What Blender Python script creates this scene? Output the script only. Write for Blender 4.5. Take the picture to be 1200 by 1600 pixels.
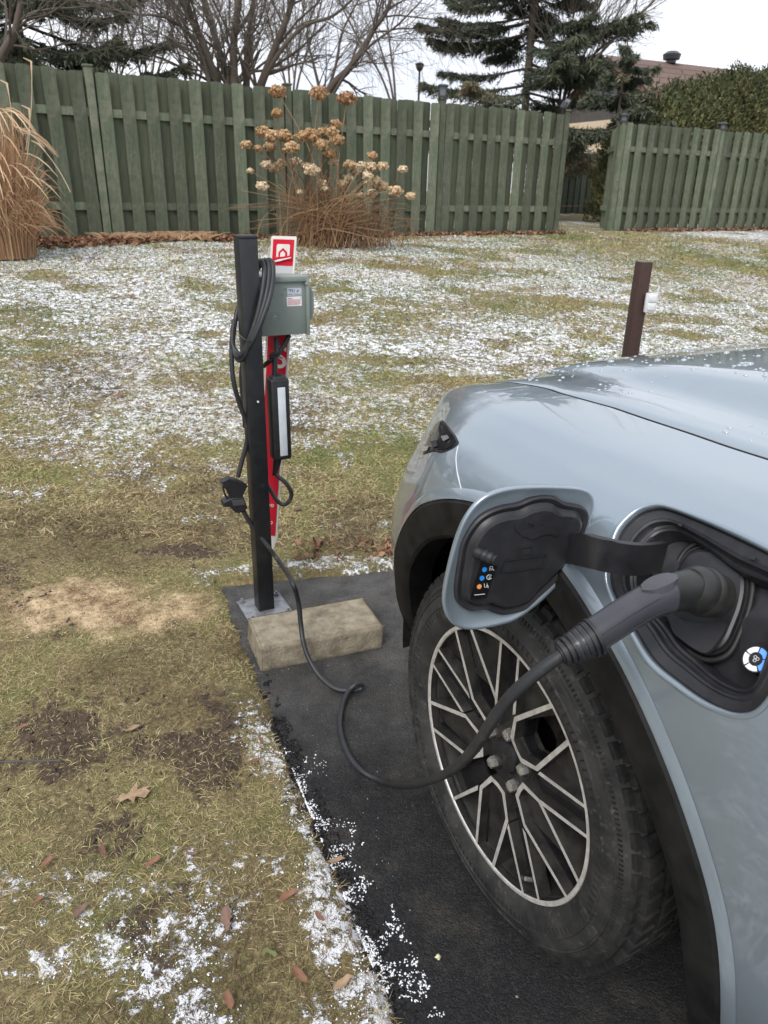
import bpy, bmesh, math, random
import numpy as np
from mathutils import Vector, Matrix
from mathutils.bvhtree import BVHTree

# ------------------------------------------------------------------ scene, camera, sky, sun, exposure
for o in list(bpy.data.objects): bpy.data.objects.remove(o)
scene = bpy.context.scene
COL = scene.collection
FPX, PITCH, ROLL, CAMH = 1159.1, math.radians(23.52), math.radians(1.19), 1.328
FWD = np.array([0, math.cos(PITCH), -math.sin(PITCH)])
UP0 = np.array([0, math.sin(PITCH), math.cos(PITCH)]); RT0 = np.array([1.0, 0, 0])
RT = RT0*math.cos(ROLL)+UP0*math.sin(ROLL); UPV = UP0*math.cos(ROLL)-RT0*math.sin(ROLL)
EYE = np.array([0, 0, CAMH])
cd = bpy.data.cameras.new('camera'); cam = bpy.data.objects.new('camera', cd); COL.objects.link(cam)
M = Matrix.Identity(4)
for i in range(3):
    M[i][0] = RT[i]; M[i][1] = UPV[i]; M[i][2] = -FWD[i]; M[i][3] = EYE[i]
cam.matrix_world = M
cd.sensor_fit = 'VERTICAL'; cd.sensor_height = 34.6; cd.sensor_width = 25.95
cd.lens = FPX/1600*34.6
cd.clip_start = 0.02; cd.clip_end = 2000
cd.dof.use_dof = True; cd.dof.focus_distance = 1.4; cd.dof.aperture_fstop = 11.0
scene.camera = cam

SUN_EL, SUN_AZ = math.radians(48), math.radians(205)
w = bpy.data.worlds.new('World'); scene.world = w; w.use_nodes = True
nt = w.node_tree; nt.nodes.clear()
wo = nt.nodes.new('ShaderNodeOutputWorld'); bg = nt.nodes.new('ShaderNodeBackground')
sky = nt.nodes.new('ShaderNodeTexSky'); sky.sky_type = 'NISHITA'; sky.sun_disc = False
sky.sun_elevation = SUN_EL; sky.sun_rotation = SUN_AZ; sky.air_density = 1.0; sky.dust_density = 4.0
hs = nt.nodes.new('ShaderNodeHueSaturation'); hs.inputs['Saturation'].default_value = 0.25
# overcast: an even cloud deck with soft, low-contrast billows hides nearly all of the blue
tc = nt.nodes.new('ShaderNodeTexCoord')
mp = nt.nodes.new('ShaderNodeMapping'); mp.inputs['Scale'].default_value = (1, 1, 2.2)
nz = nt.nodes.new('ShaderNodeTexNoise'); nz.inputs['Scale'].default_value = 2.6; nz.inputs['Detail'].default_value = 5; nz.inputs['Roughness'].default_value = .55
rp = nt.nodes.new('ShaderNodeValToRGB')
rp.color_ramp.elements[0].position = .32; rp.color_ramp.elements[0].color = (5.5, 5.9, 6.8, 1)
rp.color_ramp.elements[1].position = .68; rp.color_ramp.elements[1].color = (8.4, 8.6, 9.0, 1)
mx = nt.nodes.new('ShaderNodeMix'); mx.data_type = 'RGBA'; mx.inputs['Factor'].default_value = .9
L = nt.links.new
L(sky.outputs[0], hs.inputs['Color']); L(tc.outputs['Generated'], mp.inputs[0]); L(mp.outputs[0], nz.inputs['Vector'])
L(nz.outputs['Fac'], rp.inputs[0]); L(hs.outputs[0], mx.inputs['A']); L(rp.outputs[0], mx.inputs['B'])
L(mx.outputs['Result'], bg.inputs['Color']); bg.inputs['Strength'].default_value = 0.1
L(bg.outputs[0], wo.inputs[0])
sd = bpy.data.lights.new('sun', 'SUN'); sd.energy = 1.5; sd.angle = math.radians(25); sd.color = (1, .97, .93)
so = bpy.data.objects.new('sun', sd); COL.objects.link(so)
sdir = Vector((math.sin(SUN_AZ)*math.cos(SUN_EL), math.cos(SUN_AZ)*math.cos(SUN_EL), math.sin(SUN_EL)))
so.rotation_euler = sdir.to_track_quat('Z', 'Y').to_euler(); so.location = (0, 0, 12)
vs_ = scene.view_settings; vs_.view_transform = 'Standard'; vs_.look = 'None'; vs_.exposure = 0.8; vs_.gamma = 1; vs_.use_curve_mapping = False
scene.cycles.max_bounces = 8; scene.cycles.diffuse_bounces = 3; scene.cycles.glossy_bounces = 4
scene.cycles.transparent_max_bounces = 8; scene.cycles.caustics_reflective = False; scene.cycles.caustics_refractive = False
scene.cycles.use_denoising = True
try: scene.cycles.denoiser = 'OPENIMAGEDENOISE'
except Exception: pass

# ------------------------------------------------------------------ helpers
def ray(px, py): return (px-600)*RT-(py-800)*UPV+FPX*FWD
def on_z(px, py, z=0.0):
    d = ray(px, py); return EYE+d*((z-CAMH)/d[2])
def on_y(px, py, y):
    d = ray(px, py); return EYE+d*(y/d[1])
def on_plane(px, py, p0, n):
    d = ray(px, py); return EYE+d*(np.dot(np.asarray(p0)-EYE, n)/np.dot(d, n))
# car frame: u forward, v out of its left side, w up, origin under the hub of the left front wheel
CO = np.array([.2158, 1.0825, 0.0]); CU = np.array([-.45029, .89288, 0]); CV = np.array([-.89288, -.45029, 0]); CW = np.array([0, 0, 1.0])
def car(u, v, w): return CO+CU*u+CV*v+CW*w
def to_car(P): q = np.asarray(P)-CO; return np.array([q@CU, q@CV, q[2]])
def on_v(px, py, v): return to_car(on_plane(px, py, car(0, v, 0), CV))
CAR_M = Matrix(((CU[0], CV[0], 0, CO[0]), (CU[1], CV[1], 0, CO[1]), (0, 0, 1, 0), (0, 0, 0, 1)))

_h = lambda n: (np.sin(n)*43758.5453) % 1.0
def vnoise(x, y, seed=0.0):
    xi = np.floor(x); yi = np.floor(y); fx = x-xi; fy = y-yi
    fx = fx*fx*(3-2*fx); fy = fy*fy*(3-2*fy)
    g = lambda a, b: _h(a*127.1+b*311.7+seed*74.7)
    return (g(xi, yi)*(1-fx)+g(xi+1, yi)*fx)*(1-fy)+(g(xi, yi+1)*(1-fx)+g(xi+1, yi+1)*fx)*fy
def fbm(x, y, seed=0.0, octv=4, gain=.5):
    x = np.asarray(x, float); y = np.asarray(y, float); a = 1; s = 0; t = 0
    for i in range(octv):
        s = s+a*vnoise(x*2**i, y*2**i, seed+i*13.3); t += a; a *= gain
    return s/t
def sstep(a, b, x): t = np.clip((x-a)/(b-a), 0, 1); return t*t*(3-2*t)

class MB:
    """collects faces for ONE mesh"""
    def __init__(s): s.v = []; s.f = []; s.m = []; s.t = []
    def add(s, vs, fs, m=0, tint=0.0):
        o = len(s.v); s.v.extend([tuple(map(float, p)) for p in vs]); s.f.extend([tuple(i+o for i in f) for f in fs]); s.m.extend([m]*len(fs)); s.t.extend([tint]*len(vs)); return s
    def box(s, c, size, rot=None, m=0, taper=1.0):
        hx, hy, hz = [k/2 for k in size]; vs = []
        for z, t in ((-hz, 1), (hz, taper)):
            for x, y in ((-hx, -hy), (hx, -hy), (hx, hy), (-hx, hy)):
                p = np.array([x*t, y*t, z]);
                if rot is not None: p = np.asarray(rot)@p
                vs.append(p+np.asarray(c))
        return s.add(vs, [(3, 2, 1, 0), (4, 5, 6, 7), (0, 1, 5, 4), (1, 2, 6, 5), (2, 3, 7, 6), (3, 0, 4, 7)], m)
    def bbox(s, c, size, bev, rot=None, m=0):
        """box with its edges chamfered"""
        bm = bmesh.new(); bmesh.ops.create_cube(bm, size=1.0)
        for v in bm.verts: v.co = Vector((v.co.x*size[0], v.co.y*size[1], v.co.z*size[2]))
        bmesh.ops.bevel(bm, geom=list(bm.edges), offset=bev, segments=2, profile=.5, affect='EDGES')
        R = np.eye(3) if rot is None else np.asarray(rot)
        vs = [R@np.array(v.co)+np.asarray(c) for v in bm.verts]; bm.verts.index_update()
        fs = [tuple(v.index for v in f.verts) for f in bm.faces]; bm.free()
        return s.add(vs, fs, m)
    def tube(s, pts, rad, n=8, m=0, cap=True, tint=0.0):
        pts = np.asarray(pts, float); k = len(pts)
        rad = np.broadcast_to(np.asarray(rad, float), (k,))
        T = np.gradient(pts, axis=0); T /= np.linalg.norm(T, axis=1)[:, None]+1e-12
        a = np.array([0, 0, 1.0]) if abs(T[0][2]) < .9 else np.array([1.0, 0, 0])
        N = np.cross(T[0], a); N /= np.linalg.norm(N); vs = []
        ang = np.arange(n)*2*math.pi/n; ca = np.cos(ang)[:, None]; sa = np.sin(ang)[:, None]
        for i in range(k):
            N = N-T[i]*(N@T[i]); N /= np.linalg.norm(N)+1e-12; B = np.cross(T[i], N)
            vs.append(pts[i]+rad[i]*(ca*N+sa*B))
        vs = np.concatenate(vs); fs = []
        for i in range(k-1):
            for j in range(n):
                j2 = (j+1) % n; fs.append((i*n+j, i*n+j2, (i+1)*n+j2, (i+1)*n+j))
        if cap: fs.append(tuple(range(n-1, -1, -1))); fs.append(tuple(range((k-1)*n, k*n)))
        return s.add(vs, fs, m, tint)
    def loft(s, rings, closed=True, m=0, cap0=False, cap1=False):
        n = len(rings[0]); vs = [p for r in rings for p in r]; fs = []
        for i in range(len(rings)-1):
            for j in range(n if closed else n-1):
                j2 = (j+1) % n; fs.append((i*n+j, i*n+j2, (i+1)*n+j2, (i+1)*n+j))
        if cap0: fs.append(tuple(range(n-1, -1, -1)))
        if cap1: fs.append(tuple(range((len(rings)-1)*n, len(rings)*n)))
        return s.add(vs, fs, m)
    def grid(s, P, m=0):
        P = np.asarray(P); a, b = P.shape[:2]
        fs = [(i*b+j, i*b+j+1, (i+1)*b+j+1, (i+1)*b+j) for i in range(a-1) for j in range(b-1)]
        return s.add(P.reshape(-1, 3), fs, m)
    def build(s, name, mats, parent=None, smooth=None, tint=False):
        me = bpy.data.meshes.new(name); me.from_pydata(s.v, [], s.f)
        if not isinstance(mats, (list, tuple)): mats = [mats]
        for x in mats: me.materials.append(x)
        if len(mats) > 1: me.polygons.foreach_set('material_index', s.m)
        if tint:
            a = me.attributes.new('tint', 'FLOAT', 'POINT'); a.data.foreach_set('value', s.t)
        me.update()
        return link(name, me, parent, smooth)

def shade(me, smooth):
    if smooth is None: return
    me.polygons.foreach_set('use_smooth', [True]*len(me.polygons))
    if smooth < 179: me.set_sharp_from_angle(angle=math.radians(smooth))
def link(name, me, parent=None, smooth=None):
    o = bpy.data.objects.new(name, me); COL.objects.link(o)
    if parent is not None: o.parent = parent
    shade(me, smooth); return o
def rawmesh(name, V, Ftri, mats, parent=None, attrs=None, smooth=False, loops=None):
    """fast mesh from numpy arrays; Ftri (n,k)"""
    V = np.asarray(V, np.float32); F = np.asarray(Ftri, np.int32); k = F.shape[1]
    me = bpy.data.meshes.new(name); me.vertices.add(len(V)); me.vertices.foreach_set('co', V.ravel())
    me.loops.add(F.size); me.loops.foreach_set('vertex_index', F.ravel())
    me.polygons.add(len(F)); me.polygons.foreach_set('loop_start', np.arange(0, F.size, k, dtype=np.int32))
    me.polygons.foreach_set('loop_total', np.full(len(F), k, np.int32))
    for x in (mats if isinstance(mats, (list, tuple)) else [mats]): me.materials.append(x)
    for an, arr in (attrs or {}).items():
        a = me.attributes.new(an, 'FLOAT', 'POINT'); a.data.foreach_set('value', np.asarray(arr, np.float32))
    if smooth: me.polygons.foreach_set('use_smooth', np.ones(len(F), bool))
    me.update(calc_edges=True); me.validate()
    o = bpy.data.objects.new(name, me); COL.objects.link(o)
    if parent is not None: o.parent = parent
    return o
def empty(name, loc=(0, 0, 0), mat=None):
    o = bpy.data.objects.new(name, None); COL.objects.link(o); o.empty_display_size = .1
    if mat is not None: o.matrix_world = mat
    else: o.location = loc
    return o
def tag(o, label, cat, group=None):
    o['label'] = label; o['category'] = cat
    if group: o['group'] = group
    return o
def kind(o, k, label=None):
    o['kind'] = k
    if label: o['label'] = label
    return o
def eval_mesh(o, name=None):
    dg = bpy.context.evaluated_depsgraph_get(); me = bpy.data.meshes.new_from_object(o.evaluated_get(dg)); me.name = name or o.name; return me
def plate(loops, depth, bevel=0.0):
    """2D polygons (outer + holes) -> mesh data, extruded by +-depth/2 about z=0"""
    c = bpy.data.curves.new('plate', 'CURVE'); c.dimensions = '2D'; c.fill_mode = 'BOTH'; c.extrude = max(depth/2-bevel, 0); c.bevel_depth = bevel; c.bevel_resolution = 1
    for lp in loops:
        sp = c.splines.new('POLY'); sp.points.add(len(lp)-1); sp.use_cyclic_u = True
        for q, (x, y) in zip(sp.points, lp): q.co = (x, y, 0, 1)
    o = bpy.data.objects.new('plate', c); COL.objects.link(o); bpy.context.view_layer.update()
    me = eval_mesh(o); bpy.data.objects.remove(o); bpy.data.curves.remove(c)
    vs = [tuple(v.co) for v in me.vertices]; fs = [tuple(p.vertices) for p in me.polygons]; bpy.data.meshes.remove(me)
    return vs, fs
def text_mesh(txt, size, depth=.0006):
    c = bpy.data.curves.new('txt', 'FONT'); c.body = txt; c.size = size; c.extrude = depth/2; c.align_x = 'CENTER'; c.align_y = 'CENTER'; c.resolution_u = 4; c.offset = size*.012
    o = bpy.data.objects.new('txt', c); COL.objects.link(o); bpy.context.view_layer.update()
    me = eval_mesh(o); bpy.data.objects.remove(o); bpy.data.curves.remove(c)
    vs = [tuple(v.co) for v in me.vertices]; fs = [tuple(p.vertices) for p in me.polygons]; bpy.data.meshes.remove(me)
    return vs, fs
def frame(o, x, y, z):
    x = np.asarray(x)/np.linalg.norm(x); y = np.asarray(y)/np.linalg.norm(y); z = np.asarray(z)/np.linalg.norm(z); o = np.asarray(o)
    return lambda p: o+x*p[0]+y*p[1]+z*p[2]
def spline(pts, n=10):
    """Catmull-Rom through points"""
    P = np.asarray(pts, float); out = []
    Q = np.vstack([2*P[0]-P[1], P, 2*P[-1]-P[-2]])
    for i in range(1, len(Q)-2):
        p0, p1, p2, p3 = Q[i-1:i+3]
        for t in np.linspace(0, 1, n, endpoint=False):
            out.append(.5*((2*p1)+(-p0+p2)*t+(2*p0-5*p1+4*p2-p3)*t*t+(-p0+3*p1-3*p2+p3)*t**3))
    out.append(P[-1]); return np.array(out)
def cspline(pts, n=6):
    P = np.asarray(pts, float); k = len(P); out = []
    for i in range(k):
        p0, p1, p2, p3 = P[i-1], P[i], P[(i+1) % k], P[(i+2) % k]
        for t in np.linspace(0, 1, n, endpoint=False):
            out.append(.5*((2*p1)+(-p0+p2)*t+(2*p0-5*p1+4*p2-p3)*t*t+(-p0+3*p1-3*p2+p3)*t**3))
    return np.array(out)

# ------------------------------------------------------------------ materials
def mat(name, c1, c2=None, scale=20.0, rough=.7, metal=0.0, spec=.5, bump=0.0, bscale=None, stretch=(1, 1, 1), coords='Object', contrast=(.35, .65),
        coat=0.0, rand=0.0, dirt=None, emit=None, rough2=None, detail=4, bdist=.01):
    m = bpy.data.materials.new(name); m.use_nodes = True; t = m.node_tree; b = t.nodes['Principled BSDF']; L = t.links.new
    b.inputs['Roughness'].default_value = rough; b.inputs['Metallic'].default_value = metal; b.inputs['Specular IOR Level'].default_value = spec
    b.inputs['Base Color'].default_value = (*c1, 1)
    if coat: b.inputs['Coat Weight'].default_value = coat; b.inputs['Coat Roughness'].default_value = .03
    tcn = t.nodes.new('ShaderNodeTexCoord'); mpn = t.nodes.new('ShaderNodeMapping'); mpn.inputs['Scale'].default_value = stretch
    L(tcn.outputs[coords], mpn.inputs[0])
    col = None
    if c2 is not None:
        n = t.nodes.new('ShaderNodeTexNoise'); n.inputs['Scale'].default_value = scale; n.inputs['Detail'].default_value = detail; n.inputs['Roughness'].default_value = .6
        L(mpn.outputs[0], n.inputs['Vector'])
        r = t.nodes.new('ShaderNodeMapRange'); r.inputs[1].default_value = contrast[0]; r.inputs[2].default_value = contrast[1]; L(n.outputs['Fac'], r.inputs[0])
        x = t.nodes.new('ShaderNodeMix'); x.data_type = 'RGBA'; x.inputs['A'].default_value = (*c1, 1); x.inputs['B'].default_value = (*c2, 1)
        L(r.outputs[0], x.inputs['Factor']); col = x.outputs['Result']
        if rough2 is not None:
            q = t.nodes.new('ShaderNodeMapRange'); q.inputs[3].default_value = rough; q.inputs[4].default_value = rough2; L(r.outputs[0], q.inputs[0]); L(q.outputs[0], b.inputs['Roughness'])
    if dirt is not None:   # (colour, scale, lo, hi) a second, coarser deposit
        n = t.nodes.new('ShaderNodeTexNoise'); n.inputs['Scale'].default_value = dirt[1]; n.inputs['Detail'].default_value = 8; n.inputs['Roughness'].default_value = .7
        L(tcn.outputs[coords], n.inputs['Vector'])
        r = t.nodes.new('ShaderNodeMapRange'); r.inputs[1].default_value = dirt[2]; r.inputs[2].default_value = dirt[3]; L(n.outputs['Fac'], r.inputs[0])
        x = t.nodes.new('ShaderNodeMix'); x.data_type = 'RGBA'; x.inputs['B'].default_value = (*dirt[0], 1)
        if col is not None: L(col, x.inputs['A'])
        else: x.inputs['A'].default_value = (*c1, 1)
        L(r.outputs[0], x.inputs['Factor']); col = x.outputs['Result']
    if rand:
        oi = t.nodes.new('ShaderNodeObjectInfo'); r = t.nodes.new('ShaderNodeMapRange'); r.inputs[3].default_value = 1-rand; r.inputs[4].default_value = 1+rand; L(oi.outputs['Random'], r.inputs[0])
        x = t.nodes.new('ShaderNodeMix'); x.data_type = 'RGBA'; x.blend_type = 'MULTIPLY'; x.inputs['Factor'].default_value = 1
        if col is not None: L(col, x.inputs['A'])
        else: x.inputs['A'].default_value = (*c1, 1)
        L(r.outputs[0], x.inputs['B']); col = x.outputs['Result']
    if col is not None: L(col, b.inputs['Base Color'])
    if bump:
        n = t.nodes.new('ShaderNodeTexNoise'); n.inputs['Scale'].default_value = bscale or scale*2; n.inputs['Detail'].default_value = 6; n.inputs['Roughness'].default_value = .65
        L(mpn.outputs[0], n.inputs['Vector'])
        bp = t.nodes.new('ShaderNodeBump'); bp.inputs['Strength'].default_value = bump; bp.inputs['Distance'].default_value = bdist; L(n.outputs['Fac'], bp.inputs['Height']); L(bp.outputs[0], b.inputs['Normal'])
    if emit is not None:
        b.inputs['Emission Color'].default_value = (*emit[0], 1); b.inputs['Emission Strength'].default_value = emit[1]
    return m
def tint_mat(name, stops, rough=.8, sub=0.0, bump=0.0):
    """colour chosen per vertex by the float attribute 'tint'"""
    m = bpy.data.materials.new(name); m.use_nodes = True; t = m.node_tree; b = t.nodes['Principled BSDF']
    a = t.nodes.new('ShaderNodeAttribute'); a.attribute_name = 'tint'; r = t.nodes.new('ShaderNodeValToRGB')
    e = r.color_ramp.elements
    while len(e) < len(stops): e.new(.5)
    for el, (p, c) in zip(e, stops): el.position = p; el.color = (*c, 1)
    t.links.new(a.outputs['Fac'], r.inputs[0]); t.links.new(r.outputs[0], b.inputs['Base Color'])
    b.inputs['Roughness'].default_value = rough; b.inputs['Specular IOR Level'].default_value = .25
    return m
# ------------------------------------------------------------------ ground, driveway
rng = np.random.default_rng(7)
E0 = np.array([-.381, 1.835]); NL = np.array([.923, .385]); F0 = np.array([.017, 2.502]); NF = np.array([.222, -.975])
def drive_sd(x, y, wob=True):
    d = (x-E0[0])*NL[0]+(y-E0[1])*NL[1]; d2 = (x-F0[0])*NF[0]+(y-F0[1])*NF[1]
    if wob:
        d = d+.03*(fbm(x*7, y*7, 3)-.5)+.02*(fbm(x*35, y*35, 5)-.5); d2 = d2+.03*(fbm(x*8, y*8, 9)-.5)
    return np.minimum(np.minimum(d, d2), 5.6-d)
def hill(x, y):
    s = -.528*x+.849*y
    return .69*sstep(1.4, 10.8, s)+.02*(fbm(x*.6, y*.6, 21)-.5)*sstep(2.5, 4, s)
def masks(x, y):
    """shares of snow, bare soil and sawdust on the lawn"""
    s = -.528*x+.849*y; sd = drive_sd(x, y, False)
    n1 = fbm(x*1.3, y*1.3, 31); n2 = fbm(x*5, y*5, 37); n3 = fbm(x*.55+4, y*1.1, 41)
    far = sstep(2.95, 4.3, y-.22*np.clip(x, -1.5, 1.2)+.9*(n1-.5))*(.555-.30*sstep(.54, .72, n3)-.34*sstep(.54, .68, fbm(x*2.2, y*2.8, 47)))
    far = far*(1-.55*sstep(-1.0, -3.0, x)*sstep(6.2, 4.2, y))
    far = far*(1-.6*sstep(1.2, .2, np.hypot((x-3.6)/2.2, (y-13.0)/4.2)))
    front = .50*sstep(1.32, .95, y+.5*(n2-.5)+.25*(n1-.5))*sstep(.30, .52, n2)
    edge = .66*sstep(.075, .01, np.abs(sd+.028)+.13*(n2-.5))*sstep(1.9, 1.4, y)*sstep(.25, .5, fbm(x*11, y*11, 43))
    edge2 = .55*sstep(.08, .02, np.abs(sd+.05)+.16*(n2-.5))*sstep(2.25, 2.45, y)
    bits = .45*sstep(.66, .74, n2)*sstep(2.6, 3.0, y)
    far = far*sstep(15.6, 13.8, s+.35*x*0)
    snow = np.clip(np.maximum.reduce([far, front, edge, edge2, bits]), 0, 1)
    dirt = np.maximum(1.0*sstep(.55, .1, np.hypot((x+.72)/.75, (y-1.50)/.46)+1.2*(n2-.5)), .9*sstep(.5, .12, np.hypot((x+.55)/.3, (y-1.2)/.14)+.9*(n2-.5)))
    dirt = .72*dirt; dirt = np.maximum(dirt, .55*sstep(.60, .72, n2)*sstep(2.9, 2.3, y)); dirt = np.maximum(dirt, .75*sstep(.6, .2, np.hypot((x+.75)/.7, (y-2.55)/.16)+.6*(n2-.5)))
    saw = 1.0*sstep(.85, .2, np.hypot((x+1.05)/.80, (y-2.16)/.32)+.75*(n2-.5)); saw = np.maximum(saw, .7*sstep(.5, .1, np.hypot((x+.52)/.12, (y-2.08)/.1)+.9*(n2-.5)))
    return snow, np.clip(dirt, 0, 1)*(1-.8*saw), np.clip(saw, 0, 1)
def lawn_z(x, y):
    sd = drive_sd(x, y)
    near = sstep(4, 2.5, y)
    z = hill(x, y)+.006-.035*sstep(-.03, .035, sd)
    sn, di, sa = masks(x, y)
    z = z+near*(.012*(fbm(x*14, y*14, 51)-.5)+di*.022*(fbm(x*38, y*38, 57, 3)-.5))*sstep(.05, -.02, sd)+(1-near)*.03*(fbm(x*6, y*6, 61)-.5)
    return z+.010*sn*fbm(x*45, y*45, 63, 2)*sstep(.06, 0, sd)

def on_ground(px, py):
    z = 0.0
    for _ in range(12):
        p = on_z(px, py, z); z = .5*z+.5*(float(lawn_z(np.array([p[0]]), np.array([p[1]]))[0]) if drive_sd(p[0], p[1]) < 0 else 0.0)
    return np.array([p[0], p[1], z])
def axis_lines(segs):
    out = [segs[0][0]]
    for a, b, st in segs:
        n = max(1, int(round((b-a)/st))); out.extend(list(np.linspace(a, b, n+1)[1:]))
    return np.array(out)
gx = axis_lines([(-300, -40, 26), (-40, -8, 1.6), (-8, -1.7, .08), (-1.7, .7, .016), (.7, 6, .08), (6, 12, .2), (12, 60, 2.4), (60, 300, 24)])
gy = axis_lines([(-200, -20, 18), (-20, 0, 1.0), (0, .55, .05), (.55, 2.9, .016), (2.9, 7, .045), (7, 17, .09), (17, 60, 1.2), (60, 400, 34)])
GX, GY = np.meshgrid(gx, gy, indexing='ij'); GZ = lawn_z(GX, GY)
sn, di, sa = masks(GX, GY)
idx = np.arange(GX.size).reshape(GX.shape)
quads = np.stack([idx[:-1, :-1], idx[1:, :-1], idx[1:, 1:], idx[:-1, 1:]], -1).reshape(-1, 4)

gm = bpy.data.materials.new('lawn_soil'); gm.use_nodes = True; t = gm.node_tree; b = t.nodes['Principled BSDF']; LK = t.links.new
def N(ty, **kw):
    n = t.nodes.new(ty)
    for k, v in kw.items(): setattr(n, k, v)
    return n
def attr(nm): a = N('ShaderNodeAttribute'); a.attribute_name = nm; return a.outputs['Fac']
def noise(sc, det=4, rough=.6, vec=None, dist=0):
    n = N('ShaderNodeTexNoise'); n.inputs['Scale'].default_value = sc; n.inputs['Detail'].default_value = det; n.inputs['Roughness'].default_value = rough; n.inputs['Distortion'].default_value = dist
    LK(vec or pos, n.inputs['Vector']); return n.outputs['Fac']
def mr(x, a, b_, c=0, d=1):
    n = N('ShaderNodeMapRange'); n.inputs[1].default_value = a; n.inputs[2].default_value = b_; n.inputs[3].default_value = c; n.inputs[4].default_value = d; LK(x, n.inputs[0]); return n.outputs[0]
def mixc(f, a, b_):
    n = N('ShaderNodeMix', data_type='RGBA')
    LK(f, n.inputs['Factor']) if not isinstance(f, float) else setattr(n.inputs['Factor'], 'default_value', f)
    for s_, v in (('A', a), ('B', b_)):
        if isinstance(v, tuple): n.inputs[s_].default_value = (*v, 1)
        else: LK(v, n.inputs[s_])
    return n.outputs['Result']
def mth(op, a, b_=None):
    n = N('ShaderNodeMath', operation=op)
    for i, v in enumerate((a, b_)):
        if v is None: continue
        if isinstance(v, (int, float)): n.inputs[i].default_value = v
        else: LK(v, n.inputs[i])
    return n.outputs[0]
geo = N('ShaderNodeNewGeometry'); pos = geo.outputs['Position']
thatch = mixc(mr(noise(3.1, 5), .35, .65), (.27, .205, .10), (.15, .155, .05))
thatch = mixc(mr(noise(140, 5, .75), .38, .66), thatch, (.062, .048, .028)); thatch = mixc(mr(noise(330, 4, .75), .54, .70), thatch, (.46, .37, .21))
thatch = mixc(mr(noise(70, 3, vec=pos), .52, .75), thatch, (.38, .31, .16))
soil = mixc(mr(noise(60, 6, .7), .3, .7), (.040, .028, .020), (.12, .088, .062))
dust = mixc(mr(noise(14, 6, .75), .40, .60), (.19, .125, .07), (.62, .47, .29))
c_ = mixc(mr(mth('ADD', attr('dirt'), mth('MULTIPLY', mth('SUBTRACT', noise(28, 5, .7), .5), 1.6)), .35, .6), thatch, soil)
c_ = mixc(mr(mth('ADD', attr('saw'), mth('MULTIPLY', mth('SUBTRACT', noise(22, 6, .75), .5), 1.5)), .3, .7), c_, dust)
fleck = mth('ADD', mth('MULTIPLY', mth('SUBTRACT', noise(21, 5, .75), .5), 3.0), mth('MULTIPLY', mth('SUBTRACT', noise(70, 3, .65), .5), 1.8))
smask = mr(mth('MULTIPLY', mth('ADD', mth('ADD', attr('snow'), fleck), 0.0), mr(attr('snow'), 0.0, .12)), .40, .62)
c_ = mixc(smask, c_, (.84, .85, .87)); LK(c_, b.inputs['Base Color'])
b.inputs['Roughness'].default_value = .9; b.inputs['Specular IOR Level'].default_value = .2
bp = N('ShaderNodeBump'); bp.inputs['Strength'].default_value = .9; bp.inputs['Distance'].default_value = .012
LK(mth('ADD', mth('ADD', noise(95, 5, .7), mth('MULTIPLY', smask, .9)), mth('MULTIPLY', noise(28, 4, .6), .8)), bp.inputs['Height']); LK(bp.outputs[0], b.inputs['Normal'])
lawn = rawmesh('lawn', np.stack([GX, GY, GZ], -1).reshape(-1, 3), quads, gm, attrs={'snow': sn.ravel(), 'dirt': di.ravel(), 'saw': sa.ravel()}, smooth=True)
kind(lawn, 'structure')

# asphalt pad: sheet with a ragged edge that rounds down into the lawn
dm = bpy.data.materials.new('asphalt'); dm.use_nodes = True; t = dm.node_tree; b = t.nodes['Principled BSDF']; LK = t.links.new
geo = N('ShaderNodeNewGeometry'); pos = geo.outputs['Position']
wv = N('ShaderNodeVectorMath', operation='ADD'); wn_ = N('ShaderNodeTexNoise'); wn_.inputs['Scale'].default_value = 45; LK(pos, wn_.inputs['Vector']); ws_ = N('ShaderNodeVectorMath', operation='SCALE'); ws_.inputs['Scale'].default_value = .02; LK(wn_.outputs['Color'], ws_.inputs[0]); LK(pos, wv.inputs[0]); LK(ws_.outputs[0], wv.inputs[1])
vor = N('ShaderNodeTexVoronoi'); vor.inputs['Scale'].default_value = 190; LK(wv.outputs[0], vor.inputs['Vector'])
vor2 = N('ShaderNodeTexVoronoi'); vor2.inputs['Scale'].default_value = 70; vor2.inputs['Randomness'].default_value = 1; LK(pos, vor2.inputs['Vector'])
stone = mixc(mr(noise(260, 5, .75), .3, .7), (.007, .007, .008), (.030, .030, .032))
stone = mixc(mr(vor.outputs['Color'], .55, 1.0), stone, (.050, .050, .052))
stone = mixc(mr(noise(480, 2), .62, .74), stone, (.20, .20, .20))
sep = N('ShaderNodeSeparateXYZ'); LK(pos, sep.inputs[0])
ydist = mr(mth('ADD', sep.outputs[1], mth('MULTIPLY', mth('SUBTRACT', noise(2.4, 5, .65), .5), 1.6)), 1.42, 1.95)
worn = mth('MULTIPLY', ydist, mr(noise(9, 6, .7), .25, .6))
stone = mixc(mth('MULTIPLY', worn, .85), stone, mixc(mr(noise(160, 4, .7), .3, .7), (.085, .081, .076), (.26, .25, .235)))
patch = mth('MULTIPLY', mr(noise(5.5, 6, .7), .50, .64), mr(noise(60, 5, .7), .3, .6))
stone = mixc(mth('MULTIPLY', patch, .6), stone, (.125, .11, .09))
LK(stone, b.inputs['Base Color']); b.inputs['Specular IOR Level'].default_value = .42
LK(mr(noise(6, 5), .35, .65, .55, .82), b.inputs['Roughness'])
bp = N('ShaderNodeBump'); bp.inputs['Strength'].default_value = 1.0; bp.inputs['Distance'].default_value = .009
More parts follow.
